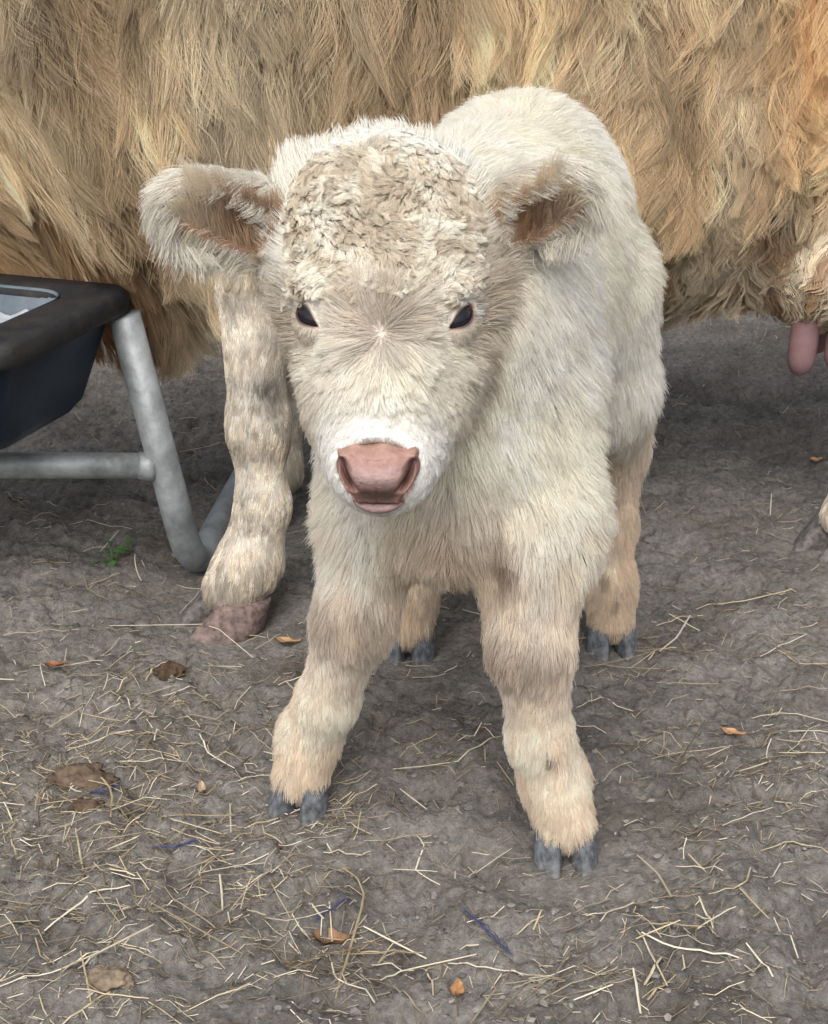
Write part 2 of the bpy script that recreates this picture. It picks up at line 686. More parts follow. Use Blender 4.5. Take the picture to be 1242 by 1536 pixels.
# legs
LEG = {
    'fl': [((0.095, 1.42, 0.45), 0.070), ((0.108, 1.365, 0.34), 0.055), ((0.108, 1.328, 0.232), 0.032), ((0.121, 1.342, 0.125), 0.0245), ((0.136, 1.350, 0.078), 0.0262), ((0.147, 1.336, 0.036), 0.027)],
    'fr': [((-0.012, 1.45, 0.45), 0.065), ((-0.030, 1.42, 0.33), 0.050), ((-0.057, 1.395, 0.226), 0.032), ((-0.087, 1.420, 0.122), 0.0245), ((-0.107, 1.437, 0.075), 0.0258), ((-0.116, 1.426, 0.034), 0.0265)],
    'hl': [((0.178, 1.72, 0.47), 0.083), ((0.208, 1.73, 0.36), 0.053), ((0.248, 1.83, 0.25), 0.030), ((0.246, 1.818, 0.15), 0.022), ((0.243, 1.802, 0.075), 0.026), ((0.2446, 1.790, 0.035), 0.026)],
    'hr': [((0.050, 1.74, 0.47), 0.085), ((0.025, 1.74, 0.36), 0.055), ((0.004, 1.83, 0.25), 0.030), ((0.000, 1.81, 0.15), 0.022), ((-0.003, 1.785, 0.075), 0.026), ((-0.005, 1.770, 0.035), 0.026)],
}
for g, ch in LEG.items():
    CB.chain(ch, 0.025, 'leg')
CB.chain([((0.145, 1.85, 0.58), 0.025), ((0.155, 1.88, 0.50), 0.015), ((0.16, 1.88, 0.33), 0.012)], 0.02, 'tail')

# head frame: r = right in the picture, u = down the face, n = out of the face
PHI, PSI = R(35), R(3)
hn = np.array([-math.cos(PHI) * math.sin(PSI), -math.cos(PHI) * math.cos(PSI), math.sin(PHI)])
hu = np.array([-math.sin(PHI) * math.sin(PSI), -math.sin(PHI) * math.cos(PSI), -math.cos(PHI)])
hr = np.cross(hn, hu)
hr = -hr if hr[0] < 0 else hr
HO = at(573, 450, 1.22)
HA = np.stack([hr, hu, hn])


def H(r, u, n):
    return HO + r * hr + u * hu + n * hn


def Hloc(P):
    return (P - HO) @ HA.T


CB.ell(H(-0.006, -0.068, -0.080), (0.083, 0.096, 0.072), HA, 0.03, 'head')
CB.ell(H(-0.005, -0.090, -0.048), (0.072, 0.064, 0.042), HA, 0.03, 'head')
CB.cone(H(0, 0.0, -0.052), H(0, 0.108, -0.044), 0.050, 0.037, 0.03, 'head')
CB.ell(H(0, 0.122, -0.044), (0.039, 0.032, 0.036), HA, 0.02, 'head')
for s in (-1, 1):
    CB.ell(H(s * 0.031, 0.045, -0.085), (0.033, 0.072, 0.045), HA, 0.03, 'head')
    CB.ell(H(s * 0.050, -0.012, -0.036), (0.018, 0.024, 0.02), HA, 0.02, 'head')
CB.cone(H(0, 0.03, -0.12), H(0, 0.122, -0.070), 0.045, 0.026, 0.03, 'head')
# ears
EARS = {}
for key, base, tip, face in (
        ('left', H(-0.080, -0.096, -0.095), at(258, 280, 1.29), np.array([0.15, -0.92, -0.20])),
        ('right', H(0.080, -0.102, -0.095), at(866, 258, 1.29), np.array([-0.10, -0.90, -0.35]))):
    ax = unit((tip - base)[None])[0]
    ln = np.linalg.norm(tip - base)
    fc = unit((face - (face @ ax) * ax)[None])[0]
    sd_ = np.cross(ax, fc)
    if sd_[2] < 0:
        sd_ = -sd_
    E = np.stack([ax, sd_, fc])        # along, up across, out of the cup
    EARS[key] = (base, ax, sd_, fc, ln)
    CB.ell(base + ax * ln * 0.55 - sd_ * 0.006, (ln * 0.52, 0.035, 0.018), E, 0.012, 'ear_' + key)
    CB.cone(base - ax * 0.015, base + ax * ln * 0.35, 0.030, 0.026, 0.02, 'ear_' + key)
    CB.ell(base + ax * ln * 0.56 + fc * 0.020 - sd_ * 0.004, (ln * 0.34, 0.018, 0.007), E, 0.008, None, True)
# eye sockets
EYES = []
for s in (-1, 1):
    ec = H(s * 0.0530, 0.002, -0.039)
    EYES.append((s, ec))
    CB.ell(ec + (hr * s * 0.6 + hn * 0.8) * 0.014, (0.0125, 0.0125, 0.0125), HA, 0.006, None, True)

NZ = unit((hn * 0.80 + hu * 0.60)[None])[0]
NX = unit((hr - (hr @ NZ) * NZ)[None])[0]
NY = np.cross(NZ, NX)
if NY[2] < 0:
    NY = -NY
NC = HO + hu * 0.139 + hn * (-0.014) + hr * 0.000
CB.ell(NC + NZ * 0.004, (0.037, 0.030, 0.032), np.stack([NX, NY, NZ]), 0.004, None, True)

CV, CF = CB.mesh(0.0045)
CV = relax(CV, CF, 2)
CN = vnormals(CV, CF)

CREAM = np.array([0.925, 0.885, 0.785])
WHITE = np.array([0.940, 0.915, 0.850])
TAN = np.array([0.66, 0.53, 0.405])
PEACH = np.array([0.84, 0.71, 0.575])
KNEE = np.array([0.40, 0.305, 0.225])
GINGER = np.array([0.42, 0.27, 0.15])
NOSE_C = H(0, 0.140, -0.022)
WHORL = H(0.0, 0.026, 0.0)


def calf_color(P, Nn):
    hl = Hloc(P)
    dh = np.minimum(CB.group_dist(P, 'head'), 0.2)
    isH = sstep(0.035, 0.012, dh)
    n1 = fbm(P * 18, 3, 5)
    n2 = fbm(P * 60, 2, 9)
    n4 = fbm(P * np.array([45, 45, 9]), 3, 13)
    c = mixc(CREAM, WHITE, sstep(0.35, 0.65, n1))
    z = P[:, 2]
    # underside of the chest, inner legs, shanks
    under = sstep(0.40, 0.26, z + (n1 - 0.5) * 0.10)
    c = mixc(c, mixc(TAN, PEACH, sstep(0.3, 0.7, n4)), under * (0.22 + 0.38 * sstep(0.35, 0.65, n4)) * (1 - isH))
    front = sstep(0.05, -0.02, np.abs(P[:, 0] - 0.035) - 0.03) * sstep(1.43, 1.38, P[:, 1]) * sstep(0.43, 0.36, z)
    c = mixc(c, TAN, front * 0.45 * (1 - isH))
    shank = sstep(0.20, 0.12, z)
    c = mixc(c, mixc(PEACH, CREAM, sstep(0.30, 0.6, n4)), shank * 0.8)
    foot = sstep(0.09, 0.055, z)
    c = mixc(c, np.array([0.83, 0.72, 0.59]), foot * 0.7)
    for kx, ky, kz in ((0.103, 1.31, 0.232), (-0.061, 1.378, 0.235)):
        d = np.sqrt(((P[:, 0] - kx) / 0.045) ** 2 + ((P[:, 1] - ky) / 0.05) ** 2 + ((z - kz) / 0.024) ** 2)
        c = mixc(c, KNEE, sstep(1.6, 0.3, d + (n4 - 0.5) * 1.8) * 0.54)
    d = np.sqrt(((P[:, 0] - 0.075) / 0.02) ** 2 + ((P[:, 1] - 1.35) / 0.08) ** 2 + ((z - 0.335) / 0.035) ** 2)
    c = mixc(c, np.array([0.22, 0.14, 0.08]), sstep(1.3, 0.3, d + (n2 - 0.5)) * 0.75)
    for sx, sy, sY, sr in ((826, 1120, 1.33, 0.0045), (905, 855, 1.80, 0.006), (921, 890, 1.79, 0.005), (868, 408, 1.62, 0.004)):
        q0 = at(sx, sy, sY)
        dd = np.hypot(P[:, 0] - q0[0], (P[:, 2] - q0[2]))
        c = mixc(c, np.array([0.10, 0.095, 0.09]), sstep(sr * 1.5, sr * 0.6, dd) * (np.abs(P[:, 1] - sY) < 0.06) * 0.85)
    # hind feet browner
    hind = sstep(1.62, 1.70, P[:, 1]) * sstep(0.28, 0.16, z)
    c = mixc(c, np.array([0.74, 0.60, 0.46]), hind * 0.5)
    # face
    face = mixc(np.array([0.90, 0.86, 0.78]), CREAM, sstep(0.4, 0.6, n1))
    r_, u_, n_ = hl[:, 0], hl[:, 1], hl[:, 2]
    brow = np.exp(-((r_ / 0.028) ** 2 + ((u_ - 0.012) / 0.014) ** 2)) * sstep(-0.07, -0.03, n_) * (0.3 + 0.9 * fbm(P * 90, 2, 19)) * sstep(0.036, 0.020, u_)
    face = mixc(face, np.array([0.46, 0.37, 0.28]), np.clip(brow * 0.75, 0, 1))
    wsp = np.exp(-(np.linalg.norm(P - WHORL, axis=1) / 0.013) ** 2)
    face = mixc(face, np.array([0.30, 0.23, 0.175]), np.clip(wsp * 1.0, 0, 1) * 0.5)
    cheek = np.exp(-(((np.abs(r_) - 0.072) / 0.024) ** 2 + ((u_ - 0.085) / 0.030) ** 2))
    face = mixc(face, np.array([0.56, 0.46, 0.35]), np.clip(cheek * 0.55, 0, 1))
    temple = np.exp(-(((r_ - 0.090) / 0.024) ** 2 + ((u_ + 0.015) / 0.055) ** 2)) + np.exp(-(((r_ + 0.085) / 0.018) ** 2 + ((u_ - 0.0) / 0.04) ** 2))
    face = mixc(face, np.array([0.52, 0.41, 0.30]), np.clip(temple * 0.7, 0, 1))
    muz = sstep(0.055, 0.105, u_ + (n2 - 0.5) * 0.02) * sstep(0.062, 0.040, np.abs(r_))
    face = mixc(face, np.array([0.86, 0.855, 0.83]), muz * 0.9)
    poll = sstep(-0.05, -0.09, u_) + sstep(-0.058, -0.072, r_) * sstep(0.0, -0.05, u_)
    face = mixc(face, WHITE, np.clip(poll, 0, 1) * 0.9)
    c = mixc(c, face, isH)
    return c, isH, n1, n2


cc, _, _, _ = calf_color(CV, CN)
cc = cc * 0.9
cc = np.where((np.linalg.norm(CV - NOSE_C, axis=1) < 0.03)[:, None], np.array([0.42, 0.24, 0.19]), cc)
for s, ec in EYES:
    de = np.linalg.norm(CV - ec, axis=1)
    cc = np.where((de < 0.0205)[:, None], np.array([0.16, 0.075, 0.06]), cc)
for key, (base, ax, sd_, fc, ln) in EARS.items():
    q = CV - base
    inn = (q @ ax > 0.012) & (CB.group_dist(CV, 'ear_' + key) < 0.004) & ((CN @ fc) > 0.25)
    cc = np.where(inn[:, None], np.array([0.50, 0.32, 0.24]), cc)
mesh_obj('body', CV, CF, M_SKIN, calf, True, cc, (0.06, 1.52, 0.0))

# --- nose pad (height field in the muzzle's own frame)
def nose_field(x, y):
    ax = np.abs(x)
    top = 0.026
    # outline: wide at the top, narrower at the mouth
    half = 0.0318 - 0.0140 * sstep(0.004, -0.028, y) - 0.006 * sstep(0.016, 0.026, y)
    edge = np.minimum(half - ax, np.minimum(0.0225 - 4.0 * ax ** 2 + 0.0015 * np.sin(x * 260) - y, y + 0.027))
    z = 0.004 - 6.5 * ax ** 2 - 3.0 * y ** 2
    shield = np.exp(-((x / 0.026) ** 4 + ((y - 0.001 - 5.0 * ax ** 2) / 0.0105) ** 2 * 1.0))
    z = z + 0.0060 * shield
    z = z - 0.007 * sstep(-0.006, -0.022, y) * sstep(0.030, 0.008, ax)
    z = z - 0.010 * sstep(0.010, 0.026, y)
    z = z - 0.0020 * np.exp(-((y - 0.0125 - 5.0 * ax ** 2) / 0.0022) ** 2) * sstep(0.030, 0.020, ax)
    # nostril: comma from high outside to low inside
    s = np.clip((0.013 - y) / 0.027, -0.2, 1.2)
    nxp = 0.0278 - 0.0135 * np.clip(s, 0, 1) ** 1.7
    wd = 0.0048 - 0.0024 * np.clip(s, 0, 1)
    nm = np.exp(-((ax - nxp) / wd) ** 2) * sstep(-0.12, 0.10, s) * sstep(1.02, 0.70, s)
    z = z - 0.0100 * nm
    wing = np.exp(-((ax - nxp - 0.0065) / 0.0035) ** 2) * sstep(-0.1, 0.2, s) * sstep(1.2, 0.8, s)
    z = z + 0.0028 * wing
    z = z - 0.0010 * np.exp(-(x / 0.0012) ** 2) * sstep(0.004, -0.01, y)
    z = z - 0.022 * sstep(0.0035, -0.004, edge)
    return z, edge, nm, shield, s


xs = np.arange(-0.041, 0.0411, 0.0007)
ys = np.arange(-0.034, 0.0331, 0.0007)
X_, Y_ = np.meshgrid(xs, ys)
x_, y_ = X_.ravel(), Y_.ravel()
z_, edge, nm, shield, s_ = nose_field(x_, y_)
NV = NC + x_[:, None] * NX + y_[:, None] * NY + z_[:, None] * NZ
pink = np.array([0.40, 0.275, 0.255])
ncol = np.tile(np.array([0.32, 0.165, 0.130]), (len(x_), 1))
ncol = mixc(ncol, pink, np.clip(shield * 1.1, 0, 1))
ncol = mixc(ncol, np.array([0.12, 0.075, 0.062]), sstep(-0.006, -0.014, y_) * sstep(0.022, 0.010, np.abs(x_)) * 0.85)
ncol = mixc(ncol, np.array([0.33, 0.20, 0.17]), np.exp(-(((np.abs(x_) - 0.020) / 0.005) ** 2 + ((y_ + 0.018) / 0.006) ** 2)) * 0.8)
ncol = mixc(ncol, np.array([0.085, 0.036, 0.030]), np.clip(nm * 1.0, 0, 1)) * np.array([0.88, 0.86, 0.88])
ncol = mixc(ncol, np.array([0.33, 0.195, 0.160]), sstep(0.010, 0.015, y_) * 0.9)
ncol = mixc(ncol, np.array([0.50, 0.36, 0.28]), sstep(0.019, 0.026, y_) * 0.7)
keep = (edge > -0.007).reshape(X_.shape)
a_ = np.arange(len(ys) - 1)[:, None] * len(xs) + np.arange(len(xs) - 1)[None]
kf = keep[:-1, :-1] & keep[1:, :-1] & keep[:-1, 1:] & keep[1:, 1:]
nf = np.stack([a_, a_ + 1, a_ + 1 + len(xs), a_ + len(xs)], -1)[kf]
used = np.unique(nf)
remap = np.full(len(x_), -1)
remap[used] = np.arange(len(used))
nose = mesh_obj('nose', NV[used], remap[nf], M_NOSE, calf, True, ncol[used], NC)
# lower lip: rounded lens under the mouth line
th = np.linspace(0, 2 * math.pi, 41)[:-1]
LV, LF, LC = [], [], []
LCn = NC - NY * 0.0305 - NZ * 0.0120
rings = 8
for j in range(rings + 1):
    f = j / rings
    for t in th:
        x = math.cos(t) * 0.0205 * math.sin(f * math.pi / 2 + 1e-3)
        y = math.sin(t) * 0.0046 * math.sin(f * math.pi / 2 + 1e-3) + 9.0 * x * x
        z = 0.008 * math.cos(f * math.pi / 2) - 8 * x * x
        LV.append(LCn + x * NX + y * NY + z * NZ)
        LC.append([0.27, 0.175, 0.17] if f < 0.86 else [0.10, 0.05, 0.045])
m_ = len(th)
for j in range(rings):
    for k in range(m_):
        LF.append([j * m_ + k, (j + 1) * m_ + k, (j + 1) * m_ + (k + 1) % m_, j * m_ + (k + 1) % m_])
mesh_obj('lower_lip', LV, np.array(LF), M_NOSE, calf, True, np.array(LC), LCn)

# --- eyes
m_eye, nte, pe = plain('eye', (0.008, 0.008, 0.012), 0.06, 0.6)
M_LID = vcol_mat('eyelid_skin', 0.5, 0.4, 0.2, 400.0)


def uv_ball(c, A, r, nu=24, nv=14):
    V, F = [], []
    for j in range(nv + 1):
        ph = math.pi * j / nv
        for i in range(nu):
            t = 2 * math.pi * i / nu
            V.append(c + r[0] * math.sin(ph) * math.cos(t) * A[0] + r[1] * math.sin(ph) * math.sin(t) * A[1] + r[2] * math.cos(ph) * A[2])
    for j in range(nv):
        for i in range(nu):
            F.append([j * nu + i, (j + 1) * nu + i, (j + 1) * nu + (i + 1) % nu, j * nu + (i + 1) % nu])
    return np.array(V), np.array(F)


EYE_F = []
LIDP = []
for s, ec in EYES:
    out = unit((hr * s * 0.60 + hn * 0.80 + hu * 0.05)[None])[0]
    # long axis of the almond: inner corner low, outer corner high
    la0 = hr * s * 0.80 - hu * 0.72
    la = unit((la0 - out * (la0 @ out))[None])[0]
    sa = np.cross(out, la)
    A = np.stack([la, sa, out])
    V, F = uv_ball(ec, A, (0.0185, 0.0185, 0.0185))
    eye = mesh_obj('eye', V, F, m_eye, calf, True, None, ec)
    EYE_F.append((s, ec, la, sa, out))
    # eyelids: a shell just outside the ball with an almond opening
    LV, LF, LC = [], [], []
    nr, nc = 56, 12
    RS = 0.0193
    for i in range(nr):
        t = 2 * math.pi * i / nr
        ca, sn = math.cos(t), math.sin(t)
        ex = 0.0150 * ca
        low_side = (sa @ hu) * sn > 0
        ey = (0.0068 if low_side else 0.0046) * sn * (1 - 0.40 * ca * ca)
        r0 = math.hypot(ex, ey)
        for k in range(nc):
            f = max(k - 2, 0) / (nc - 3)
            rr_ = r0 + (0.0188 - r0) * f
            px_, py_ = ex / r0 * rr_, ey / r0 * rr_
            Rk = (RS - 0.0016) if k == 0 else ((RS + 0.0004) if k == 1 else RS + 0.0006 * (1 - f))
            dz = math.sqrt(max(RS ** 2 - rr_ ** 2, 1e-8)) + (Rk - RS)
            if f > 0.85:
                dz -= 0.004 * (f - 0.85) / 0.15
            LV.append(ec + la * px_ + sa * py_ + out * dz)
            edge_c = np.array([0.17, 0.065, 0.055]) if (ca < -0.55) else np.array([0.085, 0.045, 0.04]) if low_side else np.array([0.05, 0.035, 0.035])
            LC.append(mixc(edge_c, np.array([0.62, 0.54, 0.46]), sstep(0.06, 0.30, f)))
    for i in range(nr):
        for k in range(nc - 1):
            LF.append([i * nc + k, ((i + 1) % nr) * nc + k, ((i + 1) % nr) * nc + k + 1, i * nc + k + 1])
    mesh_obj('eyelid', LV, np.array(LF), M_LID, eye, True, np.array(LC), ec)
    # places on the lids where short hair grows
    th_ = rng.uniform(0, 2 * math.pi, 2600)
    ff = np.sqrt(rng.uniform(0.02, 1.0, 2600))
    ex_ = 0.0150 * np.cos(th_)
    lowm = (sa @ hu) * np.sin(th_) > 0
    ey_ = np.where(lowm, 0.0068, 0.0046) * np.sin(th_) * (1 - 0.40 * np.cos(th_) ** 2)
    r0_ = np.hypot(ex_, ey_)
    rr2 = r0_ + 0.0012 + (0.0185 - r0_ - 0.0012) * ff
    qx, qy = ex_ / r0_ * rr2, ey_ / r0_ * rr2
    nrm = (la * qx[:, None] + sa * qy[:, None] + out * np.sqrt(np.maximum(RS ** 2 - rr2 ** 2, 1e-8))[:, None])
    LIDP.append((ec + nrm + unit(nrm) * 0.0007, unit(nrm), la * (qx / rr2)[:, None] + sa * (qy / rr2)[:, None], ff, lowm))


# --- hooves
def claw(center, fwd, side, width, length, height, col, parent, tilt=0.0):
    """One claw: D-shaped sections from the sole up to the coronet; side = +1 / -1."""
    fwd = unit(np.array(fwd, float)[None])[0]
    rt = np.array([-fwd[1], fwd[0], 0.0]) * -1.0
    V, F = [], []
    nr, ns = 9, 20
    for j in range(nr):
        f = j / (nr - 1)
        sc = 1.0 - 0.18 * f + 0.05 * math.sin(f * 3.1)
        if j == 0:
            sc *= 0.90
        for k in range(ns):
            t = 2 * math.pi * k / ns
            x, y = math.sin(t), math.cos(t)          # x across, y forward
            py_ = y * (1.0 if y > 0 else 0.72) * length * 0.5 * (1 - 0.38 * f if y > 0 else 1 - 0.1 * f)
            ptx = x * width * 0.5 * (1 - 0.45 * max(y, 0) ** 2)
            if x * side < 0:
                ptx *= 0.72
            ptx += -side * 0.16 * width * max(y, 0) ** 2
            p = np.array(center) + rt * ptx * sc + fwd * (py_ * sc - length * 0.22 * f) + np.array([0, 0, height * (f if j else 0.0)])
            V.append(p)
    for j in range(nr - 1):
        for k in range(ns):
            F.append([j * ns + k, j * ns + (k + 1) % ns, (j + 1) * ns + (k + 1) % ns, (j + 1) * ns + k])
    F.append(list(range(ns))[::-1])
    F.append([(nr - 1) * ns + k for k in range(ns)])
    V = np.array(V)
    nz = fbm(V * 120, 3, 4)
    c = np.array(col)[None] * (0.75 + 0.5 * nz)[:, None]
    low = sstep(height * 0.35, 0.0, V[:, 2] - center[2])
    c = mixc(c, np.array([0.17, 0.155, 0.14]), low * 0.5)
    return mesh_obj('hoof', V, F, M_HOOF, parent, True, c, tuple(center))


HOOF_COL = (0.120, 0.128, 0.140)
for g, fw in (('fl', (0.10, -1.0)), ('fr', (-0.28, -1.0)), ('hl', (0.10, -1)), ('hr', (-0.1, -1))):
    (fx, fy, fz), fr_ = LEG[g][-1]
    f = np.array([fw[0], fw[1], 0.0])
    f = f / np.linalg.norm(f)
    rt = np.array([-f[1], f[0], 0]) * -1.0
    for s in (-1, 1):
        sp = 0.10 * s + (0.12 * s if g == 'fr' else 0)
        fv = f + rt * sp
        ctr = np.array([fx, fy, -0.007]) + rt * s * 0.0155 + f * 0.014
        claw(ctr, fv, s, 0.034, 0.062, 0.046, HOOF_COL, calf)


# --- calf coat
def calf_weight(C, N_):
    w = np.ones(len(C))
    dn = np.linalg.norm(C - NOSE_C, axis=1)
    loc = C - NC
    _, ed, *_ = nose_field(loc @ NX, loc @ NY)
    w = np.where((ed > 0.0030) & (loc @ NZ > -0.03), 0, w)
    lipd = np.abs((C - LCn) @ NX) / 0.021
    w = np.where((lipd < 1) & (np.abs((C - LCn) @ NY) < 0.010) & ((C - LCn) @ NZ > -0.012), 0, w)
    for s, ec, la, sa, out in EYE_F:
        q = C - ec
        w = np.where((((q @ la) / 0.0175) ** 2 + ((q @ sa) / 0.0105) ** 2 < 1) & (q @ out > 0), 0, w)
    w = np.where(C[:, 2] < 0.014, 0, w)
    # the head shows largest
    hl = Hloc(C)
    hd = CB.group_dist(C, 'head') < 0.02
    w = np.where(hd, w * 2.2, w)
    w = np.where((C[:, 1] > 1.80), w * 0.6, w)
    tocam = unit(np.array([0, 0, CAM_H]) - C)
    w = np.where((tocam * N_).sum(1) < -0.25, w * 0.35, w)
    return w


NH = 360000
P, Nn = sample(CV, CF, CN, NH, calf_weight)
col, isH, n1, n2 = calf_color(P, Nn)
hl = Hloc(P)
r_, u_, n_ = hl[:, 0], hl[:, 1], hl[:, 2]
back = np.array([math.sin(yaw), math.cos(yaw), 0])
DOWN = np.array([0, 0, -1.0])
dleg = CB.group_dist(P, 'leg')
dbody = CB.group_dist(P, 'body')
z = P[:, 2]
isLeg = sstep(0.33, 0.26, z)
# comb directions
wob = np.stack([fbm(P * 14, 2, 41), fbm(P * 14, 2, 43), fbm(P * 14, 2, 47)], 1) - 0.5
comb = back * 0.55 + DOWN * 0.8 + wob * 1.1
frontness = sstep(0.2, 0.8, -Nn[:, 1])
comb = comb * (1 - frontness[:, None]) + (DOWN * 1.0 + wob * 0.9 + np.sign(P[:, :1] - 0.03) * np.array([0.25, 0, 0])) * frontness[:, None]
comb = mixc(comb, DOWN + wob * 0.6, isLeg)
rad = P - WHORL
comb = mixc(comb, unit(rad) + wob * 0.75, isH)
L = 0.027 + 0.012 * n1
L = L * (1 - 0.30 * isLeg) * (1 - 0.34 * sstep(0.30, 0.10, z))
L = L * (1 + 0.20 * sstep(0.12, 0.04, z))
Lh = 0.015 + 0.010 * sstep(0.03, 0.09, np.abs(r_)) + 0.004 * n2
Lh = Lh * (1 - 0.50 * sstep(0.065, 0.10, u_))
dn = np.linalg.norm(P - NC, axis=1)
Lh = np.where(dn < 0.06, np.minimum(Lh, 0.004 + 0.011 * sstep(0.035, 0.06, dn)), Lh)
Lh = Lh + 0.014 * sstep(-0.05, -0.085, r_) * sstep(0.07, 0.03, u_)
pollz = sstep(-0.045, -0.085, u_) * (np.abs(r_) < 0.2)
Lh = Lh + 0.014 * pollz
whd = np.linalg.norm(rad, axis=1)
Lh = Lh + 0.012 * sstep(0.060, 0.020, whd) * (0.35 + 0.65 * sstep(0.0, 0.012, whd))
for s, ec, la, sa, out in EYE_F:
    de = np.linalg.norm(P - ec, axis=1)
    inner = ((P - ec) @ hr) * s < 0.004
    Lh = np.where((de < 0.040) & inner, np.minimum(Lh, 0.003 + 0.55 * np.maximum(de - 0.020, 0)), Lh)
    Lh = np.where((de < 0.030) & ~inner, np.minimum(Lh, 0.005 + 0.6 * np.maximum(de - 0.015, 0)), Lh)
    col = np.where(((de < 0.024) & ((P - ec) @ hu < 0))[:, None], np.array([0.80, 0.78, 0.75]), col)
L = L * (1 - isH) + Lh * isH
lift = 0.42 - 0.14 * isLeg - 0.12 * isH + 0.12 * isH * pollz
lift = np.where(dn < 0.055, 0.15, lift)
tipl = 0.22 - 0.10 * isLeg - 0.06 * isH
# forelock zone, handled apart
curlz = isH * sstep(1.15, 0.80, np.sqrt(((r_ + 0.004) / 0.078) ** 2 + ((u_ + 0.076) / 0.080) ** 2)) * sstep(-0.11, -0.07, n_) * sstep(0.000, -0.016, u_)
# ears
earfac = np.zeros(NH)
earIn = np.zeros(NH, bool)
for key, (base, ax, sd_, fc, ln) in EARS.items():
    de = CB.group_dist(P, 'ear_' + key)
    q = P - base
    al = q @ ax
    e = (de < 0.010) & (al > 0.010)
    inn = e & ((Nn @ fc) > 0.10) & (np.abs(q @ sd_ + 0.005) < 0.021) & (al < ln * 0.90)
    rimv = e & ~inn
    earfac = np.where(e, 1.0, earfac)
    low = (q @ sd_) < -0.008
    cmb = ax * 0.8 + DOWN * 0.5 + wob * 0.8
    comb = np.where(rimv[:, None], np.where(low[:, None], ax * 0.45 + DOWN * 0.9 + wob, cmb), comb)
    comb = np.where(inn[:, None], ax * 0.7 + sd_ * 0.7 + wob * 0.8, comb)
    L = np.where(rimv, np.where(low, 0.040, 0.026) * (0.7 + 0.6 * n2), L)
    L = np.where(inn, 0.032, L)
    lift = np.where(e, 0.18, lift)
    tipl = np.where(e, 0.12, tipl)
    fade = sstep(ln * 0.95, ln * 0.55, al)
    colin = mixc(np.array([0.80, 0.72, 0.59]), mixc(np.array([0.46, 0.30, 0.20]), np.array([0.66, 0.48, 0.32]), sstep(0.35, 0.65, n2)), sstep(ln * 0.85, ln * 0.40, al) * sstep(0.027, 0.012, np.abs(q @ sd_ + 0.006)))
    col = np.where(inn[:, None], colin, col)
    col = np.where(rimv[:, None], np.array([0.84, 0.81, 0.74]), col)
    earIn |= inn
L = L * rng.uniform(0.65, 1.2, NH)
col = col * rng.normal(1.0, 0.07, NH)[:, None] * (0.90 + 0.20 * n2)[:, None]
main = (curlz < rng.uniform(0.12, 0.75, NH)) | (earfac > 0)
M0 = main


def sub(a):
    return a[M0] if isinstance(a, np.ndarray) and len(a) == NH else a


Q = grow(P[M0], Nn[M0], comb[M0], L[M0], lift[M0], tipl[M0], 0.16 * (1 - isH[M0]), 5,
         [(0.022, (0.26 + 0.24 * isH * sstep(0.075, 0.03, whd) + 0.06 * isH)[M0], 1.4), (0.08, 0.42, 1.2)], 0.15)
hair_obj('coat', Q, col[M0] * (1 + 0.25 * (CLUMP_RAND - 1))[:, None], 0.00027, M_FUR, calf, 0.3)

for (lp, lnm, lout, ff, lowm), (s, ec, la, sa, out) in zip(LIDP, EYE_F):
    lcomb = lout * 1.0 + unit(lp - WHORL) * 0.6
    lc = np.where(lowm[:, None], np.array([0.72, 0.66, 0.57]), np.array([0.86, 0.84, 0.80])) * rng.normal(1, 0.08, len(lp))[:, None]
    Ql = grow(lp, lnm, lcomb, (0.004 + 0.006 * ff) * rng.uniform(0.7, 1.2, len(lp)), 0.34, 0.22, 0.0, 4, [(0.08, 0.35, 1.2)], 0.10)
    hair_obj('eyelid_hair', Ql, lc, 0.00028, M_FUR, calf, 0.3)

# forelock: tight crimped tufts
CW = lambda C, N_: (lambda h: (np.sqrt(((h[:, 0] + 0.004) / 0.080) ** 2 + ((h[:, 1] + 0.076) / 0.078) ** 2) < 0.94 + 0.26 * rng.random(len(h))) * (h[:, 2] > -0.125) * (h[:, 1] < -0.004 + 0.016 * (vnoise(h * np.array([90, 0, 0]) + 3.3, 88) - 0.6)) * (CB.group_dist(C, 'head') < 0.035) * (np.minimum(CB.group_dist(C, 'ear_left'), CB.group_dist(C, 'ear_right')) > 0.006) * 1.0)(Hloc(C))
NF = 105000
P2, N2 = sample(CV, CF, CN, NF, CW)
h2 = Hloc(P2)
w2 = np.stack([fbm(P2 * 22, 2, 61), fbm(P2 * 22, 2, 63), fbm(P2 * 22, 2, 67)], 1) - 0.5
c2 = unit(P2 - WHORL) * 0.3 + w2 * 2.6 + hu * 0.55
edge2 = np.sqrt(((h2[:, 0] + 0.004) / 0.080) ** 2 + ((h2[:, 1] + 0.076) / 0.078) ** 2)
L2 = (0.014 + 0.006 * fbm(P2 * 30, 2, 71)) * rng.uniform(0.75, 1.15, NF) * (1 - 0.25 * sstep(0.8, 1.1, edge2))
nn2 = fbm(P2 * 70, 2, 73)
cl2 = mixc(np.array([0.70, 0.63, 0.52]), np.array([0.90, 0.86, 0.77]), sstep(0.35, 0.65, nn2))
cl2 = mixc(cl2, np.array([0.94, 0.92, 0.87]), sstep(-0.115, -0.150, h2[:, 1]))
cl2 = cl2 * rng.normal(1.0, 0.10, NF)[:, None] * (0.92 + 0.16 * fbm(P2 * 140, 2, 79))[:, None]
Q2 = grow(P2, N2, c2, L2, 0.66, 0.16, 0.22, 8, [(0.013, 0.68, 0.85), (0.05, 0.42, 1.0)], 0.18, curl=(0.0026, 1.15))
hair_obj('forelock', Q2, cl2 * (1 + 0.25 * (CLUMP_RAND - 1))[:, None], 0.00023, M_FUR, calf, 0.5)


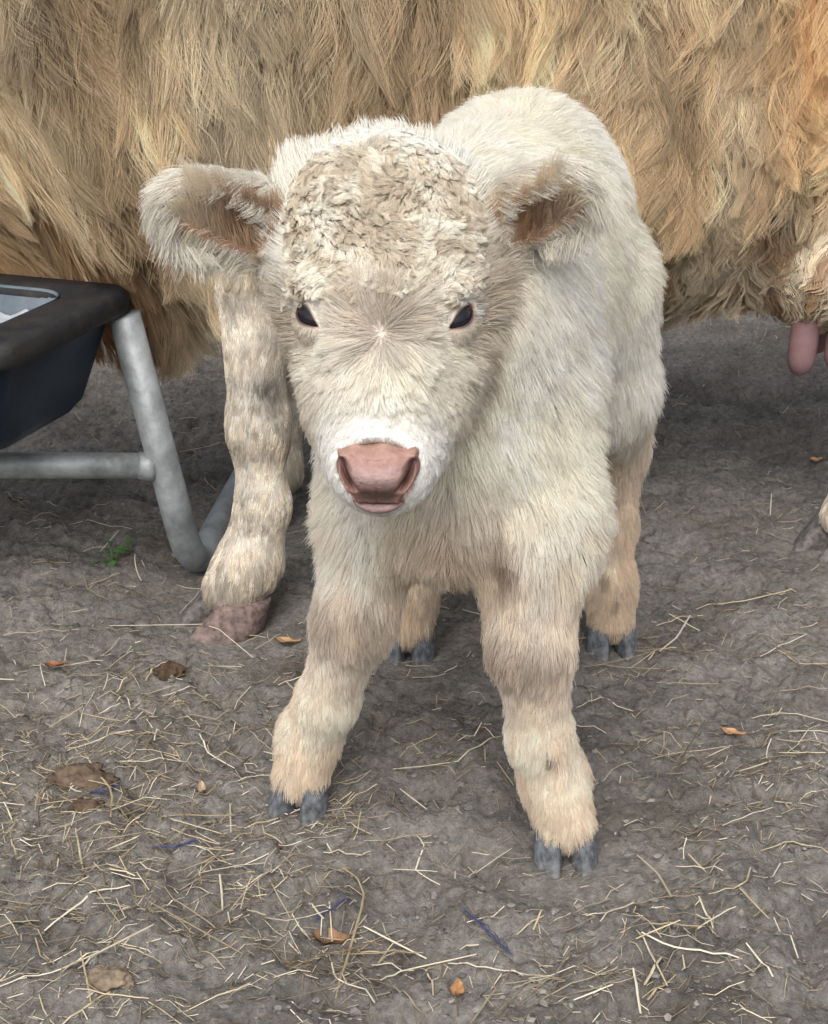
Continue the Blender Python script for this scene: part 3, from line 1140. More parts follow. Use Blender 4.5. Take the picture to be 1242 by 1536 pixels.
# ================================================================== THE COW
TH = R(16)
CO = np.array([-0.212, 1.872, 0.0])
e1 = np.array([math.cos(TH), math.sin(TH), 0])
e2 = np.array([-math.sin(TH), math.cos(TH), 0])
e3 = np.array([0, 0, 1.0])
CA = np.stack([e1, e2, e3])


def K(s, w, zz):
    return CO + s * e1 + w * e2 + zz * e3


def Kloc(Pp):
    return (Pp - CO) @ CA.T


cow = empty('cow', tuple(K(0.40, 0.2, 0)))
tag(cow, 'shaggy long haired blond cow standing broadside over the metal legged trough', 'cow')
WB = Body()
WB.ell(K(0.47, 0.27, 0.79), (0.68, 0.285, 0.40), CA, 0.06, 'body')
WB.ell(K(-0.04, 0.22, 0.78), (0.27, 0.22, 0.34), CA, 0.06, 'body')
WB.ell(K(-0.07, 0.26, 0.54), (0.14, 0.12, 0.20), CA, 0.06, 'brisket')
WB.ell(K(-0.06, 0.27, 0.46), (0.105, 0.095, 0.175), CA, 0.05, 'brisket')
WB.ell(K(-0.34, 0.34, 0.68), (0.28, 0.13, 0.28), CA, 0.06, 'brisket')
WB.ell(K(0.50, 0.19, 0.57), (0.46, 0.20, 0.270), CA, 0.06, 'belly')
WB.ell(K(0.98, 0.27, 0.78), (0.28, 0.25, 0.36), CA, 0.06, 'body')
WB.ell(K(0.96, 0.10, 0.60), (0.15, 0.09, 0.26), CA, 0.05, 'body')
WB.ell(K(0.96, 0.42, 0.60), (0.15, 0.09, 0.26), CA, 0.05, 'body')
WB.chain([(K(-0.20, 0.22, 0.90), 0.23), (K(-0.60, 0.20, 1.02), 0.17), (K(-0.78, 0.18, 1.06), 0.13)], 0.06, 'neck')
WB.chain([(K(-0.80, 0.18, 1.08), 0.115), (K(-0.93, 0.16, 0.96), 0.095), (K(-1.05, 0.14, 0.84), 0.068)], 0.04, 'head')
WB.chain([(K(1.24, 0.27, 1.02), 0.05), (K(1.30, 0.27, 0.80), 0.03), (K(1.31, 0.27, 0.40), 0.02)], 0.03, 'tail')
CLEG = {
    'near_front': [(K(0.02, 0.10, 0.62), 0.10), (K(0.026, 0.045, 0.44), 0.044), (K(0.022, 0.012, 0.25), 0.034), (K(0.022, 0.0, 0.15), 0.029), (K(0.002, 0.0, 0.075), 0.036), (K(-0.024, -0.006, 0.042), 0.037)],
    'far_front': [(K(0.10, 0.30, 0.62), 0.10), (K(0.10, 0.33, 0.42), 0.066), (K(0.10, 0.33, 0.25), 0.040), (K(0.11, 0.33, 0.15), 0.029), (K(0.10, 0.33, 0.075), 0.036), (K(0.08, 0.33, 0.045), 0.036)],
    'near_hind': [(K(0.98, 0.10, 0.62), 0.11), (K(0.93, 0.06, 0.46), 0.075), (K(0.99, 0.02, 0.34), 0.045), (K(0.93, 0.0, 0.17), 0.032), (K(0.895, 0.0, 0.085), 0.038), (K(0.858, -0.004, 0.045), 0.036)],
    'far_hind': [(K(1.05, 0.42, 0.62), 0.11), (K(1.05, 0.44, 0.46), 0.075), (K(1.24, 0.44, 0.34), 0.045), (K(1.22, 0.44, 0.17), 0.032), (K(1.20, 0.44, 0.085), 0.038), (K(1.17, 0.44, 0.045), 0.036)],
}
for g, ch in CLEG.items():
    WB.chain(ch, 0.035, 'leg')
for s in (-1, 1):
    WB.ell(K(-0.74, 0.18 + s * 0.20, 1.10), (0.03, 0.10, 0.045), CA, 0.03, 'ear')
UD = at(1260, 405, 2.18)
WB.ell(UD, (0.12, 0.10, 0.075), CA, 0.06, 'udder')
WV, WF = WB.mesh(0.011)
WV = relax(WV, WF, 2)
WN = vnormals(WV, WF)

BLOND = np.array([0.57, 0.47, 0.325])
PALE = np.array([0.76, 0.67, 0.51])
BROWN = np.array([0.31, 0.225, 0.14])
RUST = np.array([0.42, 0.25, 0.125])
GREY = np.array([0.52, 0.475, 0.385])


def cow_color(P):
    k = Kloc(P)
    s, w, z = k[:, 0], k[:, 1], k[:, 2]
    n1 = fbm(k * np.array([9, 9, 5]), 3, 101)
    n2 = fbm(k * np.array([40, 40, 9]), 2, 103)
    c = mixc(BLOND, PALE, sstep(0.35, 0.65, n2))
    c = mixc(c, GREY, sstep(0.45, 0.7, fbm(k * np.array([6, 6, 3]), 2, 107)) * 0.7)
    c = mixc(c, BROWN, sstep(0.52, 0.74, n1) * 0.65)
    # the shoulder crease and lower chest run to brown and rust
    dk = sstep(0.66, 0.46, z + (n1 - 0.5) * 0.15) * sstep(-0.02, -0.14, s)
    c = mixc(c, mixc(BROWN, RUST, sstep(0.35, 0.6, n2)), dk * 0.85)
    rust = np.exp(-(((s + 0.17) / 0.06) ** 2 + ((z - 0.42) / 0.10) ** 2))
    c = mixc(c, RUST, np.clip(rust, 0, 1) * 0.8)
    pl = np.exp(-(((s + 0.08) / 0.05) ** 2 + ((z - 0.45) / 0.12) ** 2))
    c = mixc(c, GREY, np.clip(pl, 0, 1) * 0.7)
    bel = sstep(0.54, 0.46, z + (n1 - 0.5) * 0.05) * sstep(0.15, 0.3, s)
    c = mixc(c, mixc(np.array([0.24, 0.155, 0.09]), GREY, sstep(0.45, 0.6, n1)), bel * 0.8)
    warm = np.exp(-(((s - 0.80) / 0.10) ** 2 + ((z - 0.76) / 0.07) ** 2))
    c = mixc(c, np.array([0.66, 0.41, 0.22]), np.clip(warm * 1.2, 0, 1) * 0.9)
    wr = sstep(0.58, 0.75, s) * sstep(0.50, 0.62, z)
    c = mixc(c, np.array([0.58, 0.415, 0.235]), wr * 0.55)
    dl = WB.group_dist(P, 'leg')
    leg = sstep(0.47, 0.42, z) * sstep(0.030, 0.012, dl) * sstep(-0.075, -0.055, s)
    n5 = fbm(k * np.array([50, 50, 8]), 2, 117)
    c = mixc(c, mixc(np.array([0.56, 0.535, 0.49]), np.array([0.64, 0.605, 0.545]), sstep(0.35, 0.65, n5)), leg)
    patch = np.exp(-(((s - 0.035) / 0.022) ** 2 + ((z - 0.305) / 0.030) ** 2)) * (w < 0.1)
    c = mixc(c, np.array([0.12, 0.115, 0.11]), np.clip(patch * 1.1, 0, 1) * 0.85)
    band = np.exp(-((z - 0.235) / 0.014) ** 2) * leg * (s < 0.3)
    c = mixc(c, np.array([0.24, 0.20, 0.15]), np.clip(band, 0, 1) * 0.4)
    pas = sstep(0.075, 0.045, z)
    c = mixc(c, np.array([0.34, 0.31, 0.28]), pas * 0.6)
    return c, leg, n1, n2


wc, _, _, _ = cow_color(WV)
wc = wc * 0.9
ud = WB.group_dist(WV, 'udder') < 0.02
wc = np.where(ud[:, None], np.array([0.26, 0.19, 0.15]), wc)
mesh_obj('body', WV, WF, M_SKIN, cow, True, wc, tuple(K(0.40, 0.2, 0)))


def cow_weight(C, N_):
    pxy = pix(C)
    tocam = unit(np.array([0, 0, CAM_H]) - C)
    vis = (pxy[:, 0] > -120) & (pxy[:, 0] < 1360) & (pxy[:, 1] > -330) & ((tocam * N_).sum(1) > -0.25) & (Kloc(C)[:, 1] < 0.45)
    w = np.where(vis, 1.0, 0.16)
    k = Kloc(C)
    w = np.where((k[:, 2] < 0.50) & (WB.group_dist(C, 'leg') < 0.03) & vis, 3.5, w)
    w = np.where(k[:, 2] < 0.030, 0, w)
    w = np.where((WB.group_dist(C, 'udder') < 0.03) & (C[:, 2] < UD[2] + 0.15), 3.0, w)
    w = np.where((k[:, 0] < -1.02) & (k[:, 2] < 0.88), 0.0, w)
    return w


NW = 150000
P, Nn = sample(WV, WF, WN, NW, cow_weight)
col, leg, n1, n2 = cow_color(P)
k = Kloc(P)
wob = np.stack([fbm(k * np.array([7, 7, 4]), 2, 141), fbm(k * np.array([7, 7, 4]), 2, 143), fbm(k * np.array([7, 7, 4]), 2, 147)], 1) - 0.5
lean = e1 * (0.55 * sstep(0.10, -0.35, k[:, 0]) - 0.22 * sstep(0.45, 0.8, k[:, 0]))[:, None]
comb = DOWN[None] + lean + wob * (0.62 + 0.55 * sstep(0.2, 0.5, k[:, 0]))[:, None]
L = 0.15 + 0.09 * n1 - 0.05 * sstep(0.35, 0.6, k[:, 0])
belly = sstep(0.57, 0.53, k[:, 2]) * sstep(0.16, 0.22, k[:, 0])
L = L * (1 - belly) + (0.050 + 0.03 * n1) * belly
zmin = np.where(k[:, 0] < -0.035, 0.245, np.where(k[:, 0] < 0.16, 0.46, 0.0))
L = np.where((k[:, 1] < 0.30) & (k[:, 2] < 0.75), np.minimum(L, np.maximum((k[:, 2] - zmin) * 0.95, 0.03)), L)
L = np.where((k[:, 0] < -0.12) & (k[:, 1] < 0.2), np.minimum(L, np.maximum(0.04, (k[:, 2] - 0.43) * 1.0)), L)
L = L * (1 - leg) + 0.012 * leg
L = np.where((k[:, 0] < -0.78), 0.06, L)
L = np.where(k[:, 2] < 0.10, 0.018, L)
L = L * rng.uniform(0.6, 1.15, NW)
udh = WB.group_dist(P, 'udder') < 0.01
L = np.where(udh, 0.030, L)
col = np.where(udh[:, None], mixc(np.array([0.30, 0.215, 0.145]), GREY, sstep(0.4, 0.6, n2)), col)
lift = 0.15 * (1 - leg) + 0.10 * leg
col = np.clip(col * np.array([1.17, 1.10, 1.01]), 0, 0.9) * np.clip(rng.normal(1.0, 0.13, NW), 0.45, 1.7)[:, None]
Q = grow(P, Nn, comb, L, lift, 0.05, 0.9 * (1 - leg), 7, [(0.0022, 0.42 * (1 - leg), 0.8), (0.016, (0.56 + 0.16 * sstep(0.3, 0.6, k[:, 0])) * (1 - 0.75 * leg), 0.9), (0.07, 0.50 * (1 - 0.5 * leg), 1.0)], 0.05, wave=((0.010 + 0.006 * sstep(0.3, 0.6, k[:, 0]))[:, None] * (L / 0.12)[:, None], 1.3))
col = col * np.clip(CLUMP_RAND, 0.5, 1.55)[:, None]
hair_obj('coat', Q, col, 0.00036, M_COWFUR, cow, 0.3)

# hooves of the cow
CHOOF = (0.115, 0.105, 0.10)
for g, ch in CLEG.items():
    (c0, r0) = ch[-1]
    f = -e1 * 0.95 - e2 * 0.30
    f = f / np.linalg.norm(f)
    rt = np.array([-f[1], f[0], 0]) * -1.0
    for s in (-1, 1):
        ctr = np.array([c0[0], c0[1], -0.008]) + rt * s * 0.028 + f * 0.020
        cl = (0.165, 0.120, 0.108) if (g == 'near_front' and s == -1) else CHOOF
        claw(ctr, f + rt * s * 0.06, s, 0.064, 0.126, 0.044, cl, cow)

# teats
M_TEAT = vcol_mat('teat_skin', 0.5, 0.35, 0.35, 160.0, 0.0, 0.08, 90.0)
udp = mesh_obj('udder', *uv_ball(UD - e3 * 0.006, CA, (0.095, 0.078, 0.066), 32, 18), M_TEAT, cow, True,
               np.tile(np.array([0.28, 0.20, 0.165]), (32 * 19, 1)), tuple(UD))
for tx, ty, Yt, ln, tr in ((1214, 466, 2.13, 0.094, 0.0195), (1268, 478, 2.12, 0.075, 0.019), (1290, 468, 2.22, 0.075, 0.018), (1240, 455, 2.24, 0.075, 0.018)):
    top = at(tx, ty, Yt)
    V, F, C = [], [], []
    nr, ns = 22, 20
    for j in range(nr):
        f = j / (nr - 1)
        rr = tr * (0.72 + 0.30 * math.sin(f * 2.4) + 0.5 * max(0, 0.18 - f)) * (1.0 if f < 0.80 else math.sqrt(max(1 - ((f - 0.80) / 0.20) ** 2, 0.0)))
        rr *= 1 + 0.008 * math.sin(f * 31) * (f < 0.8)
        for i in range(ns):
            t = 2 * math.pi * i / ns
            V.append(top + np.array([rr * math.cos(t) - 0.006 * f, rr * math.sin(t), -ln * f + 0.05 * (1 - f)]))
            C.append(np.array([0.27, 0.160, 0.165]) * (1.0 - 0.18 * f))
    for j in range(nr - 1):
        for i in range(ns):
            F.append([j * ns + i, (j + 1) * ns + i, (j + 1) * ns + (i + 1) % ns, j * ns + (i + 1) % ns])
    mesh_obj('teat', V, np.array(F), M_TEAT, udp, True, np.array(C), tuple(top))
# horns, eyes and nose of the cow (outside the photograph)
m_horn = noisy('horn', (0.55, 0.47, 0.33), (0.30, 0.24, 0.16), 14, 0.45)


def tube(path, radii, ns=14, cap=True):
    path = [np.array(p, float) for p in path]
    V, F = [], []
    n = len(path)
    ref = np.array([0.13, 0.21, 0.97])
    up = None
    for j in range(n):
        d = unit((path[min(j + 1, n - 1)] - path[max(j - 1, 0)])[None])[0]
        if up is None:
            up = np.cross(d, ref)
            if np.linalg.norm(up) < 0.1:
                up = np.cross(d, np.array([1.0, 0, 0]))
        up = up - (up @ d) * d
        up = up / np.linalg.norm(up)
        sdv = np.cross(d, up)
        for i in range(ns):
            t = 2 * math.pi * i / ns
            V.append(path[j] + radii[j] * (math.cos(t) * up + math.sin(t) * sdv))
    for j in range(n - 1):
        for i in range(ns):
            F.append([j * ns + i, j * ns + (i + 1) % ns, (j + 1) * ns + (i + 1) % ns, (j + 1) * ns + i])
    if cap:
        F.append(list(range(ns))[::-1])
        F.append([(n - 1) * ns + i for i in range(ns)])
    return V, F


for s in (-1, 1):
    pth = [K(-0.78 - 0.05 * f, 0.18 + s * (0.07 + 0.34 * f), 1.16 + 0.02 * f + 0.22 * f ** 3) for f in np.linspace(0, 1, 14)]
    mesh_obj('horn', *tube(pth, list(np.linspace(0.034, 0.006, 14))), m_horn, cow, True, None, tuple(pth[0]))
    V, F = uv_ball(K(-0.90, 0.165 + s * 0.088, 1.02), CA, (0.018, 0.018, 0.018))
    mesh_obj('eye', V, F, m_eye, cow, True, None, tuple(K(-0.90, 0.165 + s * 0.09, 1.02)))
V, F = uv_ball(K(-1.07, 0.138, 0.82), CA, (0.056, 0.062, 0.050))
mesh_obj('nose', V, F, M_NOSE, cow, True, np.tile(np.array([0.36, 0.20, 0.17]), (len(V), 1)), tuple(K(-1.07, 0.138, 0.82)))

# ================================================================== THE TROUGH
RZ = 0.405
fc_ = at(203, 428, 1.965)
RZ = fc_[2]
nc_ = at(2, 522, 1.0)
nc_ = np.array([0, 0, CAM_H]) + ray(2, 522) * ((RZ - CAM_H) / ray(2, 522)[2])
end = (nc_ - fc_)
wid = np.linalg.norm(end[:2])
ed_ = end / np.linalg.norm(end)                      # towards the near corner
ld_ = np.array([ed_[1], -ed_[0], 0.0])
ld_ = ld_ if ld_[0] < 0 else -ld_                   # along the trough, to the left
TL = 1.15
trough = empty('feed_trough', tuple((fc_ + ed_ * wid / 2 + ld_ * TL / 2) * np.array([1, 1, 0])))
tag(trough, 'dark blue plastic feed trough on galvanised tube legs beside the cow', 'trough')
m_tub = noisy('blue_plastic', (0.003, 0.011, 0.028), (0.007, 0.024, 0.052), 9, 0.38, 0.4, 0.0, 0.12, 60)
m_rim = noisy('worn_rim', (0.012, 0.015, 0.022), (0.045, 0.040, 0.036), 26, 0.6, 0.3, 0.0, 0.5, 120, (1, 1, 1), 0.35, 0.75)
m_galv = noisy('galvanised_steel', (0.17, 0.185, 0.19), (0.42, 0.45, 0.47), 17, 0.55, 0.5, 0.3, 0.3, 120)
tub_c = fc_ + ed_ * wid / 2 + ld_ * TL / 2


def rrect(a, b, r, zz, n=7):
    """Rounded rectangle outline, a along the trough, b across."""
    out = []
    for cx, cy, t0 in ((a - r, b - r, 0), (-a + r, b - r, 90), (-a + r, -b + r, 180), (a - r, -b + r, 270)):
        for i in range(n):
            t = R(t0 + 90 * i / (n - 1))
            out.append(tub_c + ld_ * (cx + r * math.cos(t)) + ed_ * (cy + r * math.sin(t)) + np.array([0, 0, zz - RZ]))
    return out


def loft(loops, close_last=True):
    V, F = [], []
    n = len(loops[0])
    for l in loops:
        V += l
    for j in range(len(loops) - 1):
        for i in range(n):
            F.append([j * n + i, j * n + (i + 1) % n, (j + 1) * n + (i + 1) % n, (j + 1) * n + i])
    if close_last:
        F.append([(len(loops) - 1) * n + i for i in range(n)])
    return V, F


A_, B_ = TL / 2, wid / 2
zt = RZ
V, F = loft([rrect(A_ - 0.016, B_ - 0.016, 0.03, zt - 0.012), rrect(A_ - 0.022, B_ - 0.020, 0.03, zt - 0.045), rrect(A_ - 0.050, B_ - 0.040, 0.03, zt - 0.135), rrect(A_ - 0.062, B_ - 0.052, 0.03, zt - 0.150), rrect(A_ - 0.10, B_ - 0.07, 0.03, zt - 0.152)])
tubo = mesh_obj('tub', V, F, m_tub, trough, True, None, tuple(tub_c))
V, F = loft([rrect(A_ - 0.060, B_ - 0.050, 0.045, zt - 0.001), rrect(A_ - 0.066, B_ - 0.058, 0.045, zt - 0.050), rrect(A_ - 0.088, B_ - 0.072, 0.04, zt - 0.140)])
F = [f[::-1] for f in F]
m_inner = noisy('worn_inner_plastic', (0.10, 0.13, 0.16), (0.20, 0.23, 0.26), 12, 0.45)
mesh_obj('inner_wall', V, F, m_inner, trough, True, None, tuple(tub_c))
V, F = loft([rrect(A_ - 0.018, B_ - 0.018, 0.03, zt - 0.028), rrect(A_ - 0.001, B_ - 0.001, 0.032, zt - 0.030), rrect(A_ + 0.003, B_ + 0.003, 0.034, zt - 0.024),
             rrect(A_ + 0.003, B_ + 0.003, 0.034, zt - 0.006), rrect(A_ - 0.003, B_ - 0.003, 0.032, zt), rrect(A_ - 0.052, B_ - 0.046, 0.05, zt + 0.001), rrect(A_ - 0.060, B_ - 0.052, 0.045, zt - 0.006), rrect(A_ - 0.060, B_ - 0.052, 0.045, zt - 0.016)], False)
mesh_obj('rim', V, F, m_rim, trough, True, None, tuple(tub_c))


def bez(pts, n=10, rad=0.06):
    """Polyline with rounded corners."""
    pts = [np.array(p, float) for p in pts]
    out = [pts[0]]
    for a, b, c in zip(pts[:-2], pts[1:-1], pts[2:]):
        d1, d2 = unit((a - b)[None])[0], unit((c - b)[None])[0]
        p1, p2 = b + d1 * rad, b + d2 * rad
        for i in range(n + 1):
            t = i / n
            out.append((1 - t) ** 2 * p1 + 2 * t * (1 - t) * b + t * t * p2)
    out.append(pts[-1])
    return out


foot = ground(290, 872)
foot = np.array([foot[0], foot[1], 0.012])
ltop = at(187, 486, 1.945)
skid = ground(372, 722)
skid = np.array([skid[0], skid[1], 0.016])
mir = lambda p: p + ld_ * (TL - 0.24) + np.array([-0.04, 0, 0])
for fn in (lambda p: p, mir):
    pth = bez([fn(ltop + np.array([0, 0, 0.012])), fn(foot), fn(skid)], 12, 0.075)
    mesh_obj('leg', *tube(pth, [0.0205] * len(pth), 18), m_galv, trough, True, None, tuple(fn(foot)))
brA = foot * 0.50 + ltop * 0.50
brA = ltop + (foot - ltop) * ((ltop[2] - 0.172) / (ltop[2] - foot[2]))
brB = brA + ld_ * 0.55 * 0.5 + ed_ * 0.02
brB = at(10, 698, brA[1] - 0.03)
mesh_obj('brace', *tube([brA, brA * 0.5 + brB * 0.5, brB, brB + (brB - brA) * 2.6], [0.0175] * 4, 16), m_galv, trough, True, None, tuple(brA))
# weld collar at the joint
col_d = unit((brB - brA)[None])[0]
mesh_obj('weld', *tube([brA + col_d * 0.012, brA + col_d * 0.021, brA + col_d * 0.028, brA + col_d * 0.033], [0.0205, 0.0200, 0.0188, 0.0176], 16), m_galv, trough, True, None, tuple(brA))
# near legs on the left end, outside the picture
for q in (0.45, 0.95):
    a0 = nc_ + ld_ * q + np.array([0, 0, -0.04])
    b0 = a0 + ed_ * 0.05
    b0[2] = 0.012
    mesh_obj('leg', *tube([a0 - ed_ * 0.02, b0], [0.0205, 0.0205], 16), m_galv, trough, True, None, tuple(b0))

# crumpled plastic sheet in the trough
m_pl, ntp, pp = plain('plastic_film', (0.42, 0.46, 0.50), 0.25, 0.6)
nz = 50
us = np.linspace(-(A_ - 0.068), A_ - 0.068, 130)
vs_ = np.linspace(-(B_ - 0.060), B_ - 0.060, 34)
U_, V_ = np.meshgrid(us, vs_)
pp_ = np.stack([U_.ravel(), V_.ravel(), np.zeros(U_.size)], 1)
hh = (np.abs(fbm(pp_ * np.array([18, 26, 1]), 4, 201) - 0.5) * 0.07) + (fbm(pp_ * 7, 2, 203) - 0.5) * 0.03
SV = tub_c + pp_[:, :1] * ld_ + pp_[:, 1:2] * ed_ + np.stack([np.zeros(len(hh)), np.zeros(len(hh)), hh - 0.035], 1)
a_ = np.arange(33)[:, None] * 130 + np.arange(129)[None]
sf = np.stack([a_, a_ + 1, a_ + 131, a_ + 130], -1).reshape(-1, 4)
sh = mesh_obj('plastic_sheet', SV, sf, m_pl, None, True, None, tuple(tub_c - np.array([0, 0, 0.035])))
tag(sh, 'crumpled pale grey plastic sheet lying inside the blue trough', 'plastic sheet')

# ================================================================== LITTER ON THE GROUND
STRAWC = np.array([[0.46, 0.38, 0.25], [0.54, 0.47, 0.34], [0.37, 0.29, 0.18], [0.60, 0.54, 0.43]])
DULLC = np.array([[0.20, 0.155, 0.10], [0.14, 0.10, 0.062], [0.25, 0.21, 0.15]])


def stalk_mesh(pts, w, zoff, tilt=0.0, flat=0.55):
    """Flattened four-sided stem along ground points pts (x, y)."""
    pts = np.asarray(pts, float)
    n = len(pts)
    zz = ground_h(pts[:, 0], pts[:, 1])
    # a stem is stiff: smooth its height, lift over bumps
    zl = np.maximum(np.linspace(zz[0], zz[-1], n), zz * 0.6 + np.linspace(zz[0], zz[-1], n) * 0.4) + zoff + np.linspace(0, tilt, n)
    C = np.column_stack([pts, zl])
    d = np.gradient(C, axis=0)
    d = unit(d)
    s = unit(np.cross(d, np.array([0, 0, 1.0])))
    up = np.cross(s, d)
    V, F = [], []
    for j in range(n):
        ww = w * (1 - 0.25 * abs(2 * j / (n - 1) - 1))
        for a, b in ((1, 0), (0, flat), (-1, 0), (0, -flat)):
            V.append(C[j] + s[j] * ww * a * 0.5 + up[j] * ww * b * 0.5)
    for j in range(n - 1):
        for i in range(4):
            F.append([j * 4 + i, j * 4 + (i + 1) % 4, (j + 1) * 4 + (i + 1) % 4, (j + 1) * 4 + i])
    F.append([3, 2, 1, 0])
    F.append([(n - 1) * 4 + i for i in range(4)])
    return np.array(V), F


def bend_line(x, y, L_, ang, bend, kink, n=6):
    t = np.linspace(0, 1, n)
    a = ang + bend * (t - 0.5) + np.where(t > 0.55, kink, 0)
    st = L_ / (n - 1)
    px_ = x + np.concatenate([[0], np.cumsum(np.cos(a[:-1]) * st)])
    py_ = y + np.concatenate([[0], np.cumsum(np.sin(a[:-1]) * st)])
    return np.stack([px_ - (px_[-1] - x) / 2, py_ - (py_[-1] - y) / 2], 1)


LANDMARK = [(845, 1300, 'by the calf forward front hoof'), (455, 1215, 'by the calf front hoof that is set back'), (900, 970, 'by the calf hind hooves'), (610, 985, 'under the calf belly'),
            (345, 945, 'by the cow pink front hoof'), (290, 860, 'by the trough foot'), (170, 850, 'by the tiny green weed'), (122, 1166, 'around the big dung lump'),
            (255, 1020, 'around the dung crumb'), (166, 1485, 'around the tan clod'), (1099, 1109, 'near the orange leaf'), (686, 1478, 'near the small rounded leaf'),
            (497, 1392, 'near the curled brown leaf'), (735, 1395, 'near the straight blue twine'), (265, 1290, 'near the flattened blue twine'), (1230, 850, 'by the cow hind hoof')]


def add_stalk(pts, w, col, kind, zoff=0.0025, tilt=0.0):
    V, F = stalk_mesh(pts, w, zoff, tilt)
    c = np.tile(np.asarray(col), (len(V), 1))
    o = mesh_obj('straw_stalk', V, F, M_STRAW, None, False, c, tuple(V[0]))
    V2 = np.asarray(pts)
    seg = np.linalg.norm(np.diff(V2, axis=0), axis=1).sum()
    size = 'long' if seg > 0.075 else ('short' if seg < 0.04 else 'medium length')
    lum = float(np.mean(col))
    tone = {True: 'dark brown' if lum < 0.13 else 'dull brown', False: 'pale cream' if lum > 0.46 else ('golden' if lum > 0.33 else 'tan')}[kind == 'dull']
    noun = 'hay stem' if kind == 'dull' else 'straw stalk'
    mid = V2.mean(0)
    best = min(LANDMARK, key=lambda q: np.hypot(*(ground(q[0], q[1])[:2] - mid)))
    place = best[2] if np.hypot(*(ground(best[0], best[1])[:2] - mid)) < 0.16 else 'on open dirt'
    lab = f"{size} {tone} {'kinked ' if kind == 'bent' else ''}{noun} lying {place}"
    tag(o, lab, 'straw', f"{size} {tone} {'kinked ' if kind == 'bent' else ''}{noun}s")
    return o


def resample(pp, n):
    pp = np.asarray(pp, float)
    s = np.concatenate([[0], np.cumsum(np.linalg.norm(np.diff(pp, axis=0), axis=1))])
    q = np.linspace(0, s[-1], n)
    return np.stack([np.interp(q, s, pp[:, 0]), np.interp(q, s, pp[:, 1])], 1)


